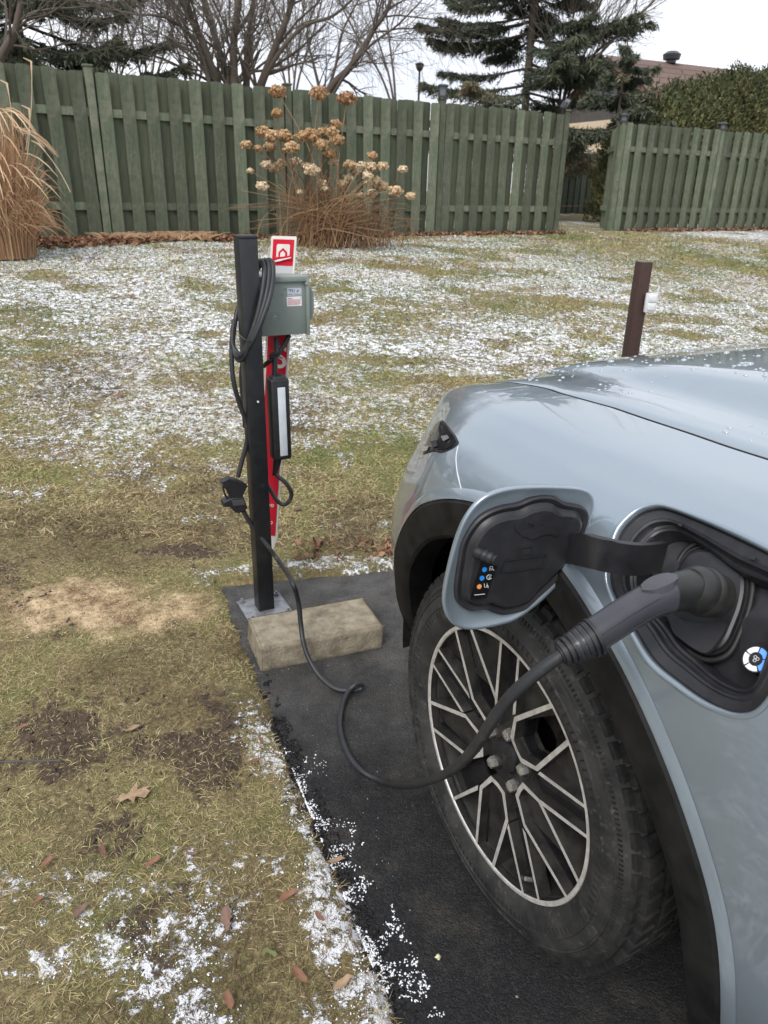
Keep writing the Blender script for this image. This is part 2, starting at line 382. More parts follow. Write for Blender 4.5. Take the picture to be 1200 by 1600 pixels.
LK(mth('ADD', mth('MULTIPLY', vor.outputs['Distance'], -.75), mth('ADD', mth('MULTIPLY', noise(230, 5, .75), 1.6), noise(70, 6, .75))), bp.inputs['Height']); LK(bp.outputs[0], b.inputs['Normal'])
ga = axis_lines([(-12, -2.2, .6), (-2.2, -1.6, .1), (-1.6, .75, .012), (.75, 1.2, .05)])      # along the edge
gb = axis_lines([(-.05, .10, .006), (.10, 1.0, .018), (1.0, 2.0, .05), (2.0, 5.5, .35), (5.5, 5.7, .02)])
A, B = np.meshgrid(ga, gb, indexing='ij'); ED = np.array([-.385, .923])
X = E0[0]+A*ED[0]+B*NL[0]; Y = E0[1]+A*ED[1]+B*NL[1]; sd = drive_sd(X, Y)
Zd = .004*(fbm(X*2, Y*2, 71)-.5)+.0022*(fbm(X*60, Y*60, 73, 2)-.5)-.034*sstep(.016, -.016, sd)
keep = sd > -.022
idx = np.arange(X.size).reshape(X.shape)
q = np.stack([idx[:-1, :-1], idx[:-1, 1:], idx[1:, 1:], idx[1:, :-1]], -1).reshape(-1, 4)
q = q[keep.ravel()[q].all(1)]
used = np.unique(q); remap = -np.ones(X.size, int); remap[used] = np.arange(len(used))
drive = rawmesh('driveway', np.stack([X, Y, Zd], -1).reshape(-1, 3)[used], remap[q][:, ::-1], dm, smooth=True); kind(drive, 'structure')

# ---- scattered: grass blades, snow crumbs, grit, leaf litter
def in_view(x, y, mrg=.35): return (np.abs(x) < .56*np.hypot(y, 1.0)+mrg)
def scatter(n, y0, y1, bias=1.0):
    y = y0+(y1-y0)*rng.random(n)**bias; x = (rng.random(n)*2-1)*(.56*np.hypot(y1, 1.0)+.35)
    k = in_view(x, y) & (drive_sd(x, y) < -.004); return x[k], y[k]
def blades(x, y, ln, wd, lay):
    """three-point bent blades, 3 triangles each"""
    n = len(x); az = rng.random(n)*2*math.pi; el = np.radians(lay[0]+(lay[1]-lay[0])*rng.random(n)); L_ = ln[0]+(ln[1]-ln[0])*rng.random(n); W = wd[0]+(wd[1]-wd[0])*rng.random(n)
    z = lawn_z(x, y)-.004
    dx, dy = np.cos(az), np.sin(az); bend = rng.random(n)*.9
    p0 = np.stack([x, y, z], -1); d1 = np.stack([dx*np.cos(el), dy*np.cos(el), np.sin(el)], -1)
    el2 = el-bend; d2 = np.stack([dx*np.cos(el2), dy*np.cos(el2), np.sin(el2)], -1)
    p1 = p0+d1*L_[:, None]*.5; p2 = p1+d2*L_[:, None]*.5
    zz = lawn_z(p2[:, 0], p2[:, 1])+.002; p2[:, 2] = np.maximum(p2[:, 2], zz)
    sdv = np.stack([-dy, dx, np.zeros(n)], -1)*W[:, None]*.5; tw = np.stack([np.zeros(n), np.zeros(n), W*(rng.random(n)-.5)], -1)
    V = np.stack([p0-sdv, p0+sdv, p1-sdv*.9-tw, p1+sdv*.9+tw, p2], 1).reshape(-1, 3); o = np.arange(n)[:, None]*5
    F = np.concatenate([o+[0, 1, 3], o+[0, 3, 2], o+[2, 3, 4]]); return V, F, n
def grass(name, parts, matl, label):
    Vs, Fs, Ts, off = [], [], [], 0
    for x, y, ln, wd, lay in parts:
        V, F, n = blades(x, y, ln, wd, lay)
        g = fbm(x*1.7, y*1.7, 81); g2 = fbm(x*6, y*6, 83)
        tint = np.clip(.05+.75*rng.random(n)**1.1+1.9*(g-.5)+1.3*(g2-.5)+.30*sstep(3.5, 6, y)-.13*sstep(2.6, 1.6, y), 0, 1); Vs.append(V); Fs.append(F+off); Ts.append(np.repeat(tint, 5)); off += len(V)
    return kind(rawmesh(name, np.concatenate(Vs), np.concatenate(Fs), matl, attrs={'tint': np.concatenate(Ts)}), 'stuff', label)
grass_m = tint_mat('grass_blades', [(0, (.10, .070, .042)), (.2, (.29, .215, .125)), (.45, (.50, .405, .235)), (.63, (.37, .335, .14)), (.82, (.24, .255, .08)), (1, (.13, .175, .052))], .75)
def thin(x, y, dirt_k=.84, saw_k=.95, snow_k=.55):
    s_, d_, w_ = masks(x, y); p = (1-dirt_k*d_)*(1-saw_k*w_)*(1-snow_k*s_); k = rng.random(len(x)) < p; return x[k], y[k]
g1 = thin(*scatter(400000, .55, 2.75)); g2_ = thin(*scatter(210000, 2.6, 5.2), snow_k=.6); g3 = thin(*scatter(210000, 5.0, 14.5, .85), snow_k=.35)
tx, ty = scatter(900, .55, 3.2); tx = np.repeat(tx, 26)+rng.normal(size=len(tx)*26)*.012; ty = np.repeat(ty, 26)+rng.normal(size=len(ty)*26)*.012; kk = drive_sd(tx, ty) < -.004; g4 = thin(tx[kk], ty[kk]); g5 = thin(*scatter(16000, .55, 3.4))
grass('lawn_grass', [(*g4, (.014, .034), (.0010, .0018), (25, 75)), (*g5, (.04, .08), (.0007, .0013), (1, 14)), (*g1, (.010, .035), (.0009, .0017), (2, 38)), (*g2_, (.022, .052), (.0018, .0034), (5, 42)), (*g3, (.025, .06), (.004, .008), (10, 60))], grass_m, 'short matted green and straw coloured winter grass')

def crumbs(x, y, z, r, flat=.5):
    n = len(x); k = 4; a = np.arange(k)*2*math.pi/k; R = r*(.45+1.1*rng.random(n)**1.5); ex = .55+.9*rng.random(n); th_ = rng.random(n)*6.28; ca_, sa_ = np.cos(th_), np.sin(th_)
    def ring(s, h):
        rr = R[:, None]*s*(.65+.7*rng.random((n, k))); ph = a[None]+rng.random((n, 1))*6
        cx, cy = rr*np.cos(ph)*ex[:, None], rr*np.sin(ph)/ex[:, None]
        return np.stack([x[:, None]+cx*ca_[:, None]-cy*sa_[:, None], y[:, None]+cx*sa_[:, None]+cy*ca_[:, None], (z+R*flat*h)[:, None]+R[:, None]*.25*(rng.random((n, k))-.5)], -1)
    top = np.stack([x, y, z+R*flat*1.0], -1)[:, None]
    V = np.concatenate([ring(1, -.5), ring(.8, .55), top], 1).reshape(-1, 3); o = np.arange(n)[:, None]*(2*k+1); F = []
    for j in range(k):
        j2 = (j+1) % k; F += [o+[j, j2, k+j2], o+[j, k+j2, k+j], o+[k+j, k+j2, 2*k]]
    return V, np.concatenate(F)
def crumb_obj(name, parts, m, label, smooth=True):
    Vs, Fs, off = [], [], 0
    for V, F in parts: Vs.append(V); Fs.append(F+off); off += len(V)
    return kind(rawmesh(name, np.concatenate(Vs), np.concatenate(Fs), m, smooth=smooth), 'stuff', label)
snow_m = mat('snow', (.86, .87, .90), (.80, .82, .86), 40, .6, spec=.3, coords='Object')
sp = []
for n, y0, y1, r, fl, pw in ((340000, .55, 2.7, .0015, .55, 1.0), (170000, 2.6, 5.5, .0036, .42, 1.0), (180000, 5.2, 14.5, .0085, .40, .9)):
    x, y = scatter(n, y0, y1, pw); s_ = masks(x, y)[0]; k = rng.random(len(x)) < s_*sstep(.12, .42, s_)*sstep(.46, .62, fbm(x*(45 if y0 < 2 else 26 if y0 < 5 else 14), y*(45 if y0 < 2 else 26 if y0 < 5 else 14), 91, 3)+.08)*.85
    x, y = x[k], y[k]; sp.append(crumbs(x, y, lawn_z(x, y)+(.0025 if y0 < 2 else .004), r, fl))
# flakes blown onto the edge of the asphalt
a = -1.15+1.05*rng.random(9000); bb = rng.random(9000)**3.4*.085; x = E0[0]+a*ED[0]+bb*NL[0]; y = E0[1]+a*ED[1]+bb*NL[1]
k = rng.random(len(x)) < sstep(.50, .62, fbm(x*26, y*26, 95, 3))*sstep(1.6, 1.0, y); x, y = x[k], y[k]; sp.append(crumbs(x, y, np.full(len(x), .0010), .0019, .45))
x = rng.random(420)*1.1-.45; y = 1.0+1.45*rng.random(420); k = drive_sd(x, y) > .01; x, y = x[k], y[k]; sp.append(crumbs(x, y, np.full(len(x), .0), .0011, .7))
crumb_obj('snow_crust', sp, snow_m, 'thin crumbly white snow lying among the grass', False)
grit_m = mat('grit', (.010, .010, .011), (.04, .04, .041), 90, .95, spec=.1, coords='Object')
a = -1.2+1.25*rng.random(4600)**.7; bb = -.030+.07*rng.random(4600)**1.8; x = E0[0]+a*ED[0]+bb*NL[0]; y = E0[1]+a*ED[1]+bb*NL[1]; k = fbm(x*9, y*9, 99) > .45; x, y = x[k], y[k]
crumb_obj('asphalt_grit', [crumbs(x, y, np.where(drive_sd(x, y) > 0, .001, -.004+.0*x), .0033, .55)], grit_m, 'loose black asphalt grit along the crumbling driveway edge', False)
soil_m = mat('soil_clods', (.036, .026, .018), (.105, .077, .054), 60, .95, coords='Object')
x, y = scatter(16000, .6, 2.9); d_ = masks(x, y)[1]; k = rng.random(len(x)) < d_*.8; x, y = x[k], y[k]
crumb_obj('soil_clods', [crumbs(x, y, lawn_z(x, y), .006, .7)], soil_m, 'dark crumbs of bare soil in the worn lawn', False)
saw_m = mat('sawdust', (.55, .42, .25), (.36, .24, .12), 80, .9, coords='Object')
x, y = scatter(22000, 1.7, 2.6); d_ = masks(x, y)[2]; k = rng.random(len(x)) < d_; x, y = x[k], y[k]
crumb_obj('sawdust', [crumbs(x, y, lawn_z(x, y)+.002, .0028, .35)], saw_m, 'pale sawdust strewn on the grass left of the black post', False)

# dry leaves
leaf_ms = [mat('leaf_%d' % i, c, c2, 60, .65, rand=.25) for i, (c, c2) in enumerate([((.22, .105, .06), (.13, .06, .035)), ((.33, .225, .135), (.21, .13, .08)), ((.20, .115, .085), (.12, .07, .055)), ((.12, .16, .05), (.16, .2, .07))])]
def leaf_outline(kind_):
    if kind_ == 'oak':
        return [(-.5, 0), (-.38, .05), (-.30, .16), (-.2, .09), (-.10, .10), (.0, .28), (.08, .30), (.10, .13), (.22, .12), (.36, .26), (.42, .2), (.38, .08), (.5, .0),
                (.40, -.07), (.40, -.22), (.30, -.2), (.2, -.10), (.10, -.12), (.06, -.28), (-.03, -.25), (-.10, -.09), (-.22, -.08), (-.30, -.14), (-.38, -.04)]
    return [(-.5, 0), (-.35, .10), (-.15, .17), (.1, .18), (.3, .12), (.5, 0), (.3, -.11), (.1, -.17), (-.15, -.16), (-.35, -.09)]
def leaf(kind_, p, size, az, curl, m, label, group=None, roll=0.0):
    o2 = leaf_outline(kind_); mb = MB(); n = len(o2); lr = random.Random(int(p[0]*1e4)); o2 = [(x*(1+lr.uniform(-.12, .12)), y*(1+lr.uniform(-.35, .35))+.10*math.sin(x*4+lr.random())) for x, y in o2]
    f3 = lambda x, y: np.array([x*size, y*size, size*(curl*(y*y*2.2+x*x*.9)+roll*y)+.002+.0*x])
    vs = [f3(*q) for q in o2]+[f3(x*.45, y*.45) for x, y in o2]+[f3(0, 0)]
    vs = vs+[v+np.array([0, 0, -.0006]) for v in vs]; k = 2*n+1; fs = []
    for j in range(n):
        j2 = (j+1) % n; fs += [(j, j2, n+j2, n+j), (n+j, n+j2, 2*n), (k+j2, k+j, k+n+j, k+n+j2), (k+n+j2, k+n+j, k+2*n), (j2, j, k+j, k+j2)]
    mb.add(vs, fs); o = mb.build('dry_leaf', m, None, 60); o.location = p; o.rotation_euler = (0, 0, az)
    return tag(o, label, 'leaf', group)
def leaf_px(px, py, **kw):
    p = on_ground(px, py); off = bool(drive_sd(p[0], p[1]) < 0)
    return leaf(p=(p[0], p[1], p[2]+.012 if off else .003), **kw)
leaf_px(208, 1250, kind_='oak', size=.085, az=.2, curl=.05, m=leaf_ms[1], label='large tan lobed oak leaf lying on the bare soil of the lawn')
leaf_px(205, 1147, kind_='plain', size=.05, az=.3, curl=.9, m=leaf_ms[1], label='curled tan leaf arched over a dab of snow on bare soil')
leaf_px(355, 1440, kind_='plain', size=.058, az=1.6, curl=.06, m=leaf_ms[2], label='long greyish brown leaf lying straight up and down in the foreground grass')
leaf_px(450, 1408, kind_='plain', size=.045, az=.35, curl=.5, m=leaf_ms[0], label='orange brown leaf on snow beside the driveway edge in the foreground')
leaf_px(525, 1347, kind_='plain', size=.04, az=.1, curl=.3, m=leaf_ms[1], label='small tan leaf lying on the edge of the black asphalt')
leaf_px(360, 1570, kind_='plain', size=.04, az=1.7, curl=.4, m=leaf_ms[0], label='narrow orange leaf near the bottom edge of the lawn')
leaf_px(424, 1497, kind_='plain', size=.03, az=-.8, curl=.2, m=leaf_ms[3], label='single small green leaf in the foreground snow')
LEAFL = {(36, 1142): 'reddish leaf above the wire rod at the left edge', (180, 468): 'left one of two orange leaves lying together on the snowy lawn', (203, 466): 'right one of two orange leaves lying together on the snowy lawn', (347, 540): 'brown leaf on the snow just left of the hanging cable coil', (185, 622): 'lone brown leaf at the lower edge of the snow left of the post',
         (465, 800): 'dark leaf right of the cable loop under the white striped controller', (520, 785): 'rusty leaf on the grass between the post and the car', (400, 1195): 'small brown leaf on the snowy driveway edge below the wheel stop', (535, 1545): 'tan leaf on the snow at the bottom of the driveway edge', (640, 568): 'brown leaf on the snow between the post and the car hood'}
for px, py, s, az, m in [(36, 1142, .035, .4, 0), (75, 1355, .035, .9, 0), (163, 1335, .035, 1.9, 0), (127, 1432, .04, .9, 2), (300, 1340, .03, 2.8, 2), (240, 1355, .04, .6, 0), (500, 1440, .03, 2, 0), (410, 1165, .03, 1.5, 0), (400, 1195, .035, .2, 0),
                         (60, 1415, .03, .6, 0), (470, 1530, .04, 2.0, 0), (535, 1545, .045, .5, 1), (150, 1090, .02, 0, 0), (230, 838, .05, .2, 1), (210, 775, .05, .1, 1), (95, 715, .06, 2, 0), (465, 800, .06, .4, 2), (520, 785, .05, .2, 0), (180, 468, .12, .2, 0), (203, 466, .13, -.2, 0),
                         (347, 540, .12, .4, 0), (185, 622, .09, .5, 0), (150, 482, .1, 0, 2), (640, 568, .09, 0, 2), (700, 980, .03, .4, 1), (560, 1050, .02, 0, 1)]:
    leaf_px(px, py, kind_='plain', size=s, az=az, curl=.45, m=leaf_ms[m], label=LEAFL.get((px, py), 'small curled brown dry leaf fallen on the lawn'), group='fallen leaves on the lawn') if px != 700 and px != 560 else None
# ------------------------------------------------------------------ the car
paint = mat('car_paint', (.265, .318, .365), (.252, .303, .348), 3, .30, metal=.5, spec=.5, coat=1.0, dirt=((.34, .35, .345), 130, .60, .80), coords='Object')
blackpl = mat('black_plastic', (.012, .012, .014), (.02, .02, .022), 60, .5, spec=.45, bump=.15, bscale=900, bdist=.0006)
gloss_black = mat('glossy_black', (.008, .008, .009), (.014, .014, .015), 30, .18, spec=.5)
cladding_m = mat('dusty_cladding', (.006, .006, .0062), (.016, .0155, .015), 22, .60, spec=.2, bump=.3, bscale=700, bdist=.0008, dirt=((.30, .30, .29), 210, .70, .80))
rubber = mat('tyre_rubber', (.013, .013, .013), (.040, .039, .037), 16, .8, spec=.3, bump=.6, bscale=110, bdist=.002, dirt=((.115, .108, .098), 60, .56, .80))
rubber_dark = mat('tread_rubber', (.010, .010, .010), (.028, .027, .026), 30, .85, spec=.25, bump=.3, bscale=200, bdist=.001)
alloy_dark = mat('dusty_black_alloy', (.010, .010, .010), (.036, .034, .030), 25, .42, spec=.45, dirt=((.10, .092, .08), 260, .57, .78))
alloy = mat('machined_alloy', (.64, .62, .58), (.44, .42, .39), 50, .36, metal=.35, spec=.5, rough2=.5)
chrome = mat('lug_chrome', (.62, .60, .56), (.40, .38, .34), 90, .24, metal=.75)
under = mat('wheel_well', (.006, .006, .006), (.016, .015, .014), 25, .9, spec=.15)
rust = mat('brake_disc', (.06, .055, .05), (.10, .085, .07), 40, .5, metal=.6)
lens_m = mat('headlight_lens', (.018, .019, .021), (.045, .045, .048), 60, rough=.12, spec=.07); hous_m = mat('lamp_housing', (.006, .006, .007), (.016, .016, .018), 80, rough=.4, spec=.05)
glass_m = mat('dark_glass', (.012, .015, .017), None, rough=.04, spec=.6, coat=.5)
white_pl = mat('white_plastic', (.75, .76, .77), (.62, .63, .64), 60, .4)

CARROOT = empty('parked_car', mat=CAR_M)
tag(CARROOT, 'pale blue-grey electric car parked on the asphalt with its charge flap open', 'car')
def cub(x, xs, ys):
    x = np.asarray(x, float); xs = np.asarray(xs, float); ys = np.asarray(ys, float)
    m = np.gradient(ys, xs) if ys.ndim == 1 else np.gradient(ys, xs, axis=0)
    i = np.clip(np.searchsorted(xs, x)-1, 0, len(xs)-2); h = xs[i+1]-xs[i]; t_ = np.clip((x-xs[i])/h, 0, 1)
    if ys.ndim > 1: t_ = t_[..., None]; h = h[..., None]
    return (2*t_**3-3*t_**2+1)*ys[i]+(t_**3-2*t_**2+t_)*h*m[i]+(-2*t_**3+3*t_**2)*ys[i+1]+(t_**3-t_**2)*h*m[i+1]
PL = np.array([(-3.82, -.9), (-3.80, -.6), (-3.74, -.33), (-3.6, -.14), (-3.3, -.03), (-2.98, .03), (-2.5, .02), (-1.75, .01), (-1.2, .022), (-.8, .035), (-.5, .041), (-.2, .043), (0, .043), (.15, .038), (.3, .022), (.42, -.003), (.5, -.03), (.565, -.062), (.64, -.118), (.71, -.195), (.77, -.31), (.815, -.45), (.845, -.65), (.86, -.9)])
PS = np.r_[0, np.cumsum(np.hypot(*np.diff(PL, axis=0).T))]
TOPU = np.array([-3.9, -3.0, -1.75, -1.0, -.6, -.23, -.164, -.09, .02, .126, .25, .385, .476, .56, .64, .72, .79, .86])
TOPW = np.array([1.02, 1.03, 1.01, 1.0, .997, .990, .988, .9875, .985, .983, .979, .970, .959, .943, .918, .876, .825, .79])
KS = np.array([-4, .1, .3, .45, .6, .7, .84]); KV = np.array([1, 1, .90, .66, .45, .36, .28])
EDD = np.array([0, .03, .10, .135, .165, .19, .25, .36, .44, .52, .60, .75]); EDV = np.array([.055, .06, .064, .056, .047, .036, .02, 0, 0, .004, .02, .075])
DD = np.array([0, .004, .012, .028, .055, .10, .165, .235, .335, .45, .6, .75]); OFF = np.array([-.285, -.22, -.16, -.11, -.068, -.03, -.005, .002, 0, -.012, -.03, -.07])
def plan(s):
    p = cub(s, PS, PL); e = 2e-3; a = cub(np.clip(s+e, 0, PS[-1]), PS, PL)-cub(np.clip(s-e, 0, PS[-1]), PS, PL); a /= np.linalg.norm(a, axis=-1, keepdims=True)
    return p, np.stack([-a[..., 1], a[..., 0]], -1)
def side(s, d):
    p, n = plan(s); uu = p[..., 0]; top = cub(uu, TOPU, TOPW); k = np.interp(uu, KS, KV); off = cub(d, DD, OFF)
    off = np.where(off < 0, off*np.where(d < .2, k, 1.0), off)-sstep(.22, .52, uu)*cub(d, EDD, EDV)
    return np.stack([p[..., 0]+n[..., 0]*off, p[..., 1]+n[..., 1]*off, top-d], -1)
s_of = lambda u: np.interp(u, PL[:, 0], PS)
def solid(P, th=.004):
    """closed shell from a surface grid P[i,j]"""
    Nn = np.cross(np.gradient(P, axis=0), np.gradient(P, axis=1)); Nn /= np.linalg.norm(Nn, axis=-1, keepdims=True)+1e-12
    return Nn
def shell(P, th, flip=False):
    a, b_ = P.shape[:2]; Nn = solid(P)*(-1 if flip else 1); Q = P-Nn*th
    V = np.concatenate([P.reshape(-1, 3), Q.reshape(-1, 3)]); i = np.arange(a*b_).reshape(a, b_); o = a*b_
    f = np.stack([i[:-1, :-1], i[1:, :-1], i[1:, 1:], i[:-1, 1:]], -1).reshape(-1, 4)
    if flip: f = f[:, ::-1]
    fb = (f+o)[:, ::-1]; rim = []
    bd = list(i[0, :])+list(i[1:, -1])+list(i[-1, -2::-1])+list(i[-2:0:-1, 0])
    for k in range(len(bd)):
        x, y = bd[k], bd[(k+1) % len(bd)]; rim.append((x, y, y+o, x+o) if flip else (y, x, x+o, y+o))
    return V, np.concatenate([f, fb, np.array(rim)])
def boolean(me, cutters):
    o = bpy.data.objects.new('tmp', me); COL.objects.link(o); cs = []
    for c in cutters:
        c.hide_render = True; md = o.modifiers.new('b', 'BOOLEAN'); md.object = c; md.operation = 'DIFFERENCE'; md.solver = 'EXACT'; cs.append(c)
    bpy.context.view_layer.update(); r = eval_mesh(o); bpy.data.objects.remove(o)
    for c in cs: bpy.data.objects.remove(c)
    return r
# left body side, bumper and tail in one skin: fine near the camera
sl = np.concatenate([np.linspace(0, s_of(-1.3), 60)[:-1], np.linspace(s_of(-1.3), s_of(-.8), 20)[:-1], np.linspace(s_of(-.8), s_of(.72), 170)[:-1], np.linspace(s_of(.72), PS[-1], 30)])
dl = np.concatenate([np.linspace(0, .03, 9)[:-1], np.linspace(.03, .20, 22)[:-1], np.linspace(.2, .72, 34)])
SS, DQ = np.meshgrid(sl, dl, indexing='ij'); PSIDE = side(SS, DQ)
skin_bvh = None
def bvh_of(P):
    a, b_ = P.shape[:2]; i = np.arange(a*b_).reshape(a, b_); f = np.stack([i[:-1, :-1], i[1:, :-1], i[1:, 1:], i[:-1, 1:]], -1).reshape(-1, 4)
    return BVHTree.FromPolygons([tuple(p) for p in P.reshape(-1, 3)], [tuple(map(int, q)) for q in f])
SKIN = bvh_of(PSIDE); EYEC = to_car(EYE)
def pix_skin(px, py):
    d = to_car(EYE+ray(px, py))-EYEC; h = SKIN.ray_cast(Vector(EYEC), Vector(d))
    if h[0] is None: return None
    n = np.array(h[1]); n = n if n@d < 0 else -n
    return np.array(h[0]), n
def skin_v(u, w):
    h = SKIN.ray_cast(Vector((u, 1.0, w)), Vector((0, -1, 0)))
    if h[0] is None: return -.05, np.array([0, 1.0, 0])
    n = np.array(h[1]); n = n if n[1] > 0 else -n
    return h[0].y, n
# charge port outline traced on the skin
PORT_PX = [(959.7, 842), (973.7, 817), (997, 797.5), (1022.7, 790.5), (1045, 794), (1083, 808), (1130, 828), (1176.7, 850), (1215, 870), (1243, 890), (1256, 918), (1253, 960), (1236, 1010), (1215, 1058), (1197, 1090), (1178, 1109), (1155.7, 1113.7), (1130, 1108), (1097, 1092.7), (1060, 1067), (1018, 1032), (987.7, 985), (960, 938), (948, 899)]
PORT = []; PN = []
for q_ in PORT_PX: r_ = pix_skin(*q_); PORT.append(r_[0]); PN.append(r_[1])
PORT = cspline(PORT, 5); pn = np.mean(PN, axis=0); pn /= np.linalg.norm(pn); pc = PORT.mean(0)
# re-drape the smoothed outline on the skin along the port normal
for i in range(len(PORT)):
    h = SKIN.ray_cast(Vector(PORT[i]+pn*.2), Vector(-pn))
    if h[0] is not None: PORT[i] = np.array(h[0])
pe1 = np.cross(pn, [0, 0, 1.0]); pe1 /= np.linalg.norm(pe1); pe2 = np.cross(pn, pe1); pe2 = -pe2 if pe2[2] < 0 else pe2
if pe1[0] > 0: pe1 = -pe1            # pe1 points to the rear of the car
def port_in(i, d, dn):
    """point d inside the outline, dn below the skin"""
    p = PORT[i]; r_ = p-pc; r_ = r_-pn*(r_@pn); L_ = np.linalg.norm(r_); return p-r_/L_*d-pn*dn
cut = MB(); k = len(PORT)
cut.loft([[port_in(i, -.002, .14) for i in range(k)], [port_in(i, -.002, -.08) for i in range(k)]], True, 0, True, True)
cport = cut.build('cut', blackpl)
bmx = bmesh.new(); bmx.from_mesh(cport.data); bmesh.ops.recalc_face_normals(bmx, faces=bmx.faces); bmx.to_mesh(cport.data); bmx.free()
def arch_cut(u0, w0, R):
    pts = [(u0+R*math.cos(a), w0+R*math.sin(a)) for a in np.linspace(0, math.pi, 49)]+[(u0-R-.004, w0-.12), (u0-R+.02, w0-.26), (u0-R+.02, -.3), (u0+R, -.3)]
    c = MB(); c.loft([[np.array([x, -.30, z]) for x, z in pts], [np.array([x, .3, z]) for x, z in pts]], True, 0, True, True)
    o = c.build('cut', blackpl); bm = bmesh.new(); bm.from_mesh(o.data); bmesh.ops.recalc_face_normals(bm, faces=bm.faces); bm.to_mesh(o.data); bm.free(); return o
HUBW = .358; ARCH_R = .500; AU = -.018
V_, F_ = shell(PSIDE, .004)
def check_flip(P):
    Nn = solid(P); i = P.shape[0]*2//3; return Nn[i, P.shape[1]//2][1] < 0
flip = bool(check_flip(PSIDE)); V_, F_ = shell(PSIDE, .004, flip)
me = bpy.data.meshes.new('body_side'); me.from_pydata([tuple(v) for v in V_], [], [tuple(map(int, f)) for f in F_]); me.materials.append(paint)
me = boolean(me, [cport, arch_cut(AU, HUBW, ARCH_R), arch_cut(-2.98+AU, HUBW, ARCH_R)])
body = link('body_side', me, CARROOT, 35)
# right side: mirrored, without the port
Pm = PSIDE[::2, ::2].copy(); Pm[..., 1] = -1.8-Pm[..., 1]; V_, F_ = shell(Pm, .004, not flip)
me = bpy.data.meshes.new('body_side'); me.from_pydata([tuple(v) for v in V_], [], [tuple(map(int, f)) for f in F_]); me.materials.append(paint)
link('body_side', me, CARROOT, 35)

# hood: stations along u, profile from shut line to centre and mirrored
HU = np.array([-.78, -.6, -.4, -.2, 0, .1, .2, .3, .38, .45, .52, .58, .63, .67]); HC = np.array([1.085, 1.08, 1.07, 1.06, 1.046, 1.036, 1.024, 1.008, .994, .978, .958, .936, .912, .885])
usl = np.linspace(-.78, .67, 80); top_s = side(s_of(np.linspace(-1.2, .86, 400)), np.zeros(400))
order = np.argsort(top_s[:, 0]); TU, TV, TW = top_s[order].T
hood_rows = []
for u in usl:
    v0 = np.interp(u, TU, TV)-.011; w0 = np.interp(u, TU, TW)-.0005; wc = float(cub(u, HU, HC)); half = -.9-v0
    fade = float(sstep(.70, .35, np.array(u)))
    r_ = []
    for q_, hgt in ((0, 'lip2'), (0, 'lip'), (0.004, 0.0), (.03, .09), (.08, .14), (.14, .155), (.20, .19), (.245, .34), (.29, .62), (.34, .82), (.42, .90), (.55, .93), (.70, .955), (.85, .98), (1, 1.0)):
        if hgt == 'lip2': r_.append((u, v0+.001, w0-.014)); continue
        if hgt == 'lip': r_.append((u, v0, w0-.004)); continue
        hh = w0+(wc-w0)*(hgt*fade+(1-fade)*(1-(1-q_)**2)); r_.append((u, v0+half*q_, hh))
    r_ = np.array(r_); rr = spline(r_, 5); mir = rr[:-1][::-1].copy(); mir[:, 1] = -1.8-mir[:, 1]; hood_rows.append(np.concatenate([rr, mir]))
HP = np.array(hood_rows)
lip = HP[-1].copy(); lip[:, 2] -= .02; lip[:, 0] += .004; HP = np.concatenate([HP, lip[None]])
fl = solid(HP)[40, 70][2] < 0; V_, F_ = shell(HP, .003, bool(fl)); me = bpy.data.meshes.new('hood'); me.from_pydata([tuple(v) for v in V_], [], [tuple(map(int, f)) for f in F_]); me.materials.append(paint)
link('hood', me, CARROOT, 40)
# rolled fender edge next to the hood, and the dark gap under both
mb = MB(); ss = s_of(np.linspace(-.9, .60, 90)); tp = side(ss, np.zeros(90)); mb.grid(np.stack([tp, tp+np.array([0, -.0016, -.0012]), tp+np.array([0, -.0022, -.012])], 1)); mb.build('fender_flange', paint, CARROOT, 60)
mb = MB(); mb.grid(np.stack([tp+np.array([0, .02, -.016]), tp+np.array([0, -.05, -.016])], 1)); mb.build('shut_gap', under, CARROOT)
mb = MB(); mb.tube(tp[2:-2]+np.array([0, -.0065, -.0040]), .0046, 7); mb.build('hood_gap_shade', rubber_dark, CARROOT, 60)  # black tube added in the hood gap to draw its shade as a dark line
# nose panel closing the front between hood and bumper
fr = side(np.linspace(s_of(.60), PS[-1], 40), np.zeros(40)); hf = HP[-2]; mb = MB(); rows = []
for p in fr:
    j = np.argmin(np.abs(hf[:, 1]-p[1])); rows.append([p, p*.5+hf[j]*.5+np.array([0, 0, .004]), hf[j]+np.array([.005, 0, -.006])])
rows = np.array(rows); mb.grid(rows); r2 = rows.copy(); r2[..., 1] = -1.8-r2[..., 1]; mb.grid(r2); mb.build('nose_panel', paint, CARROOT, 60)
# deck under the glasshouse, floor and bulkheads (keep light out of the body)
mb = MB(); mb.box((-1.75, -.9, .30), (3.9, 1.44, .12)); mb.box((-2.3, -.9, .66), (2.9, 1.66, .62)); mb.box((.02, -.9, .62), (1.2, .72, .5)); mb.build('underbody', under, CARROOT)
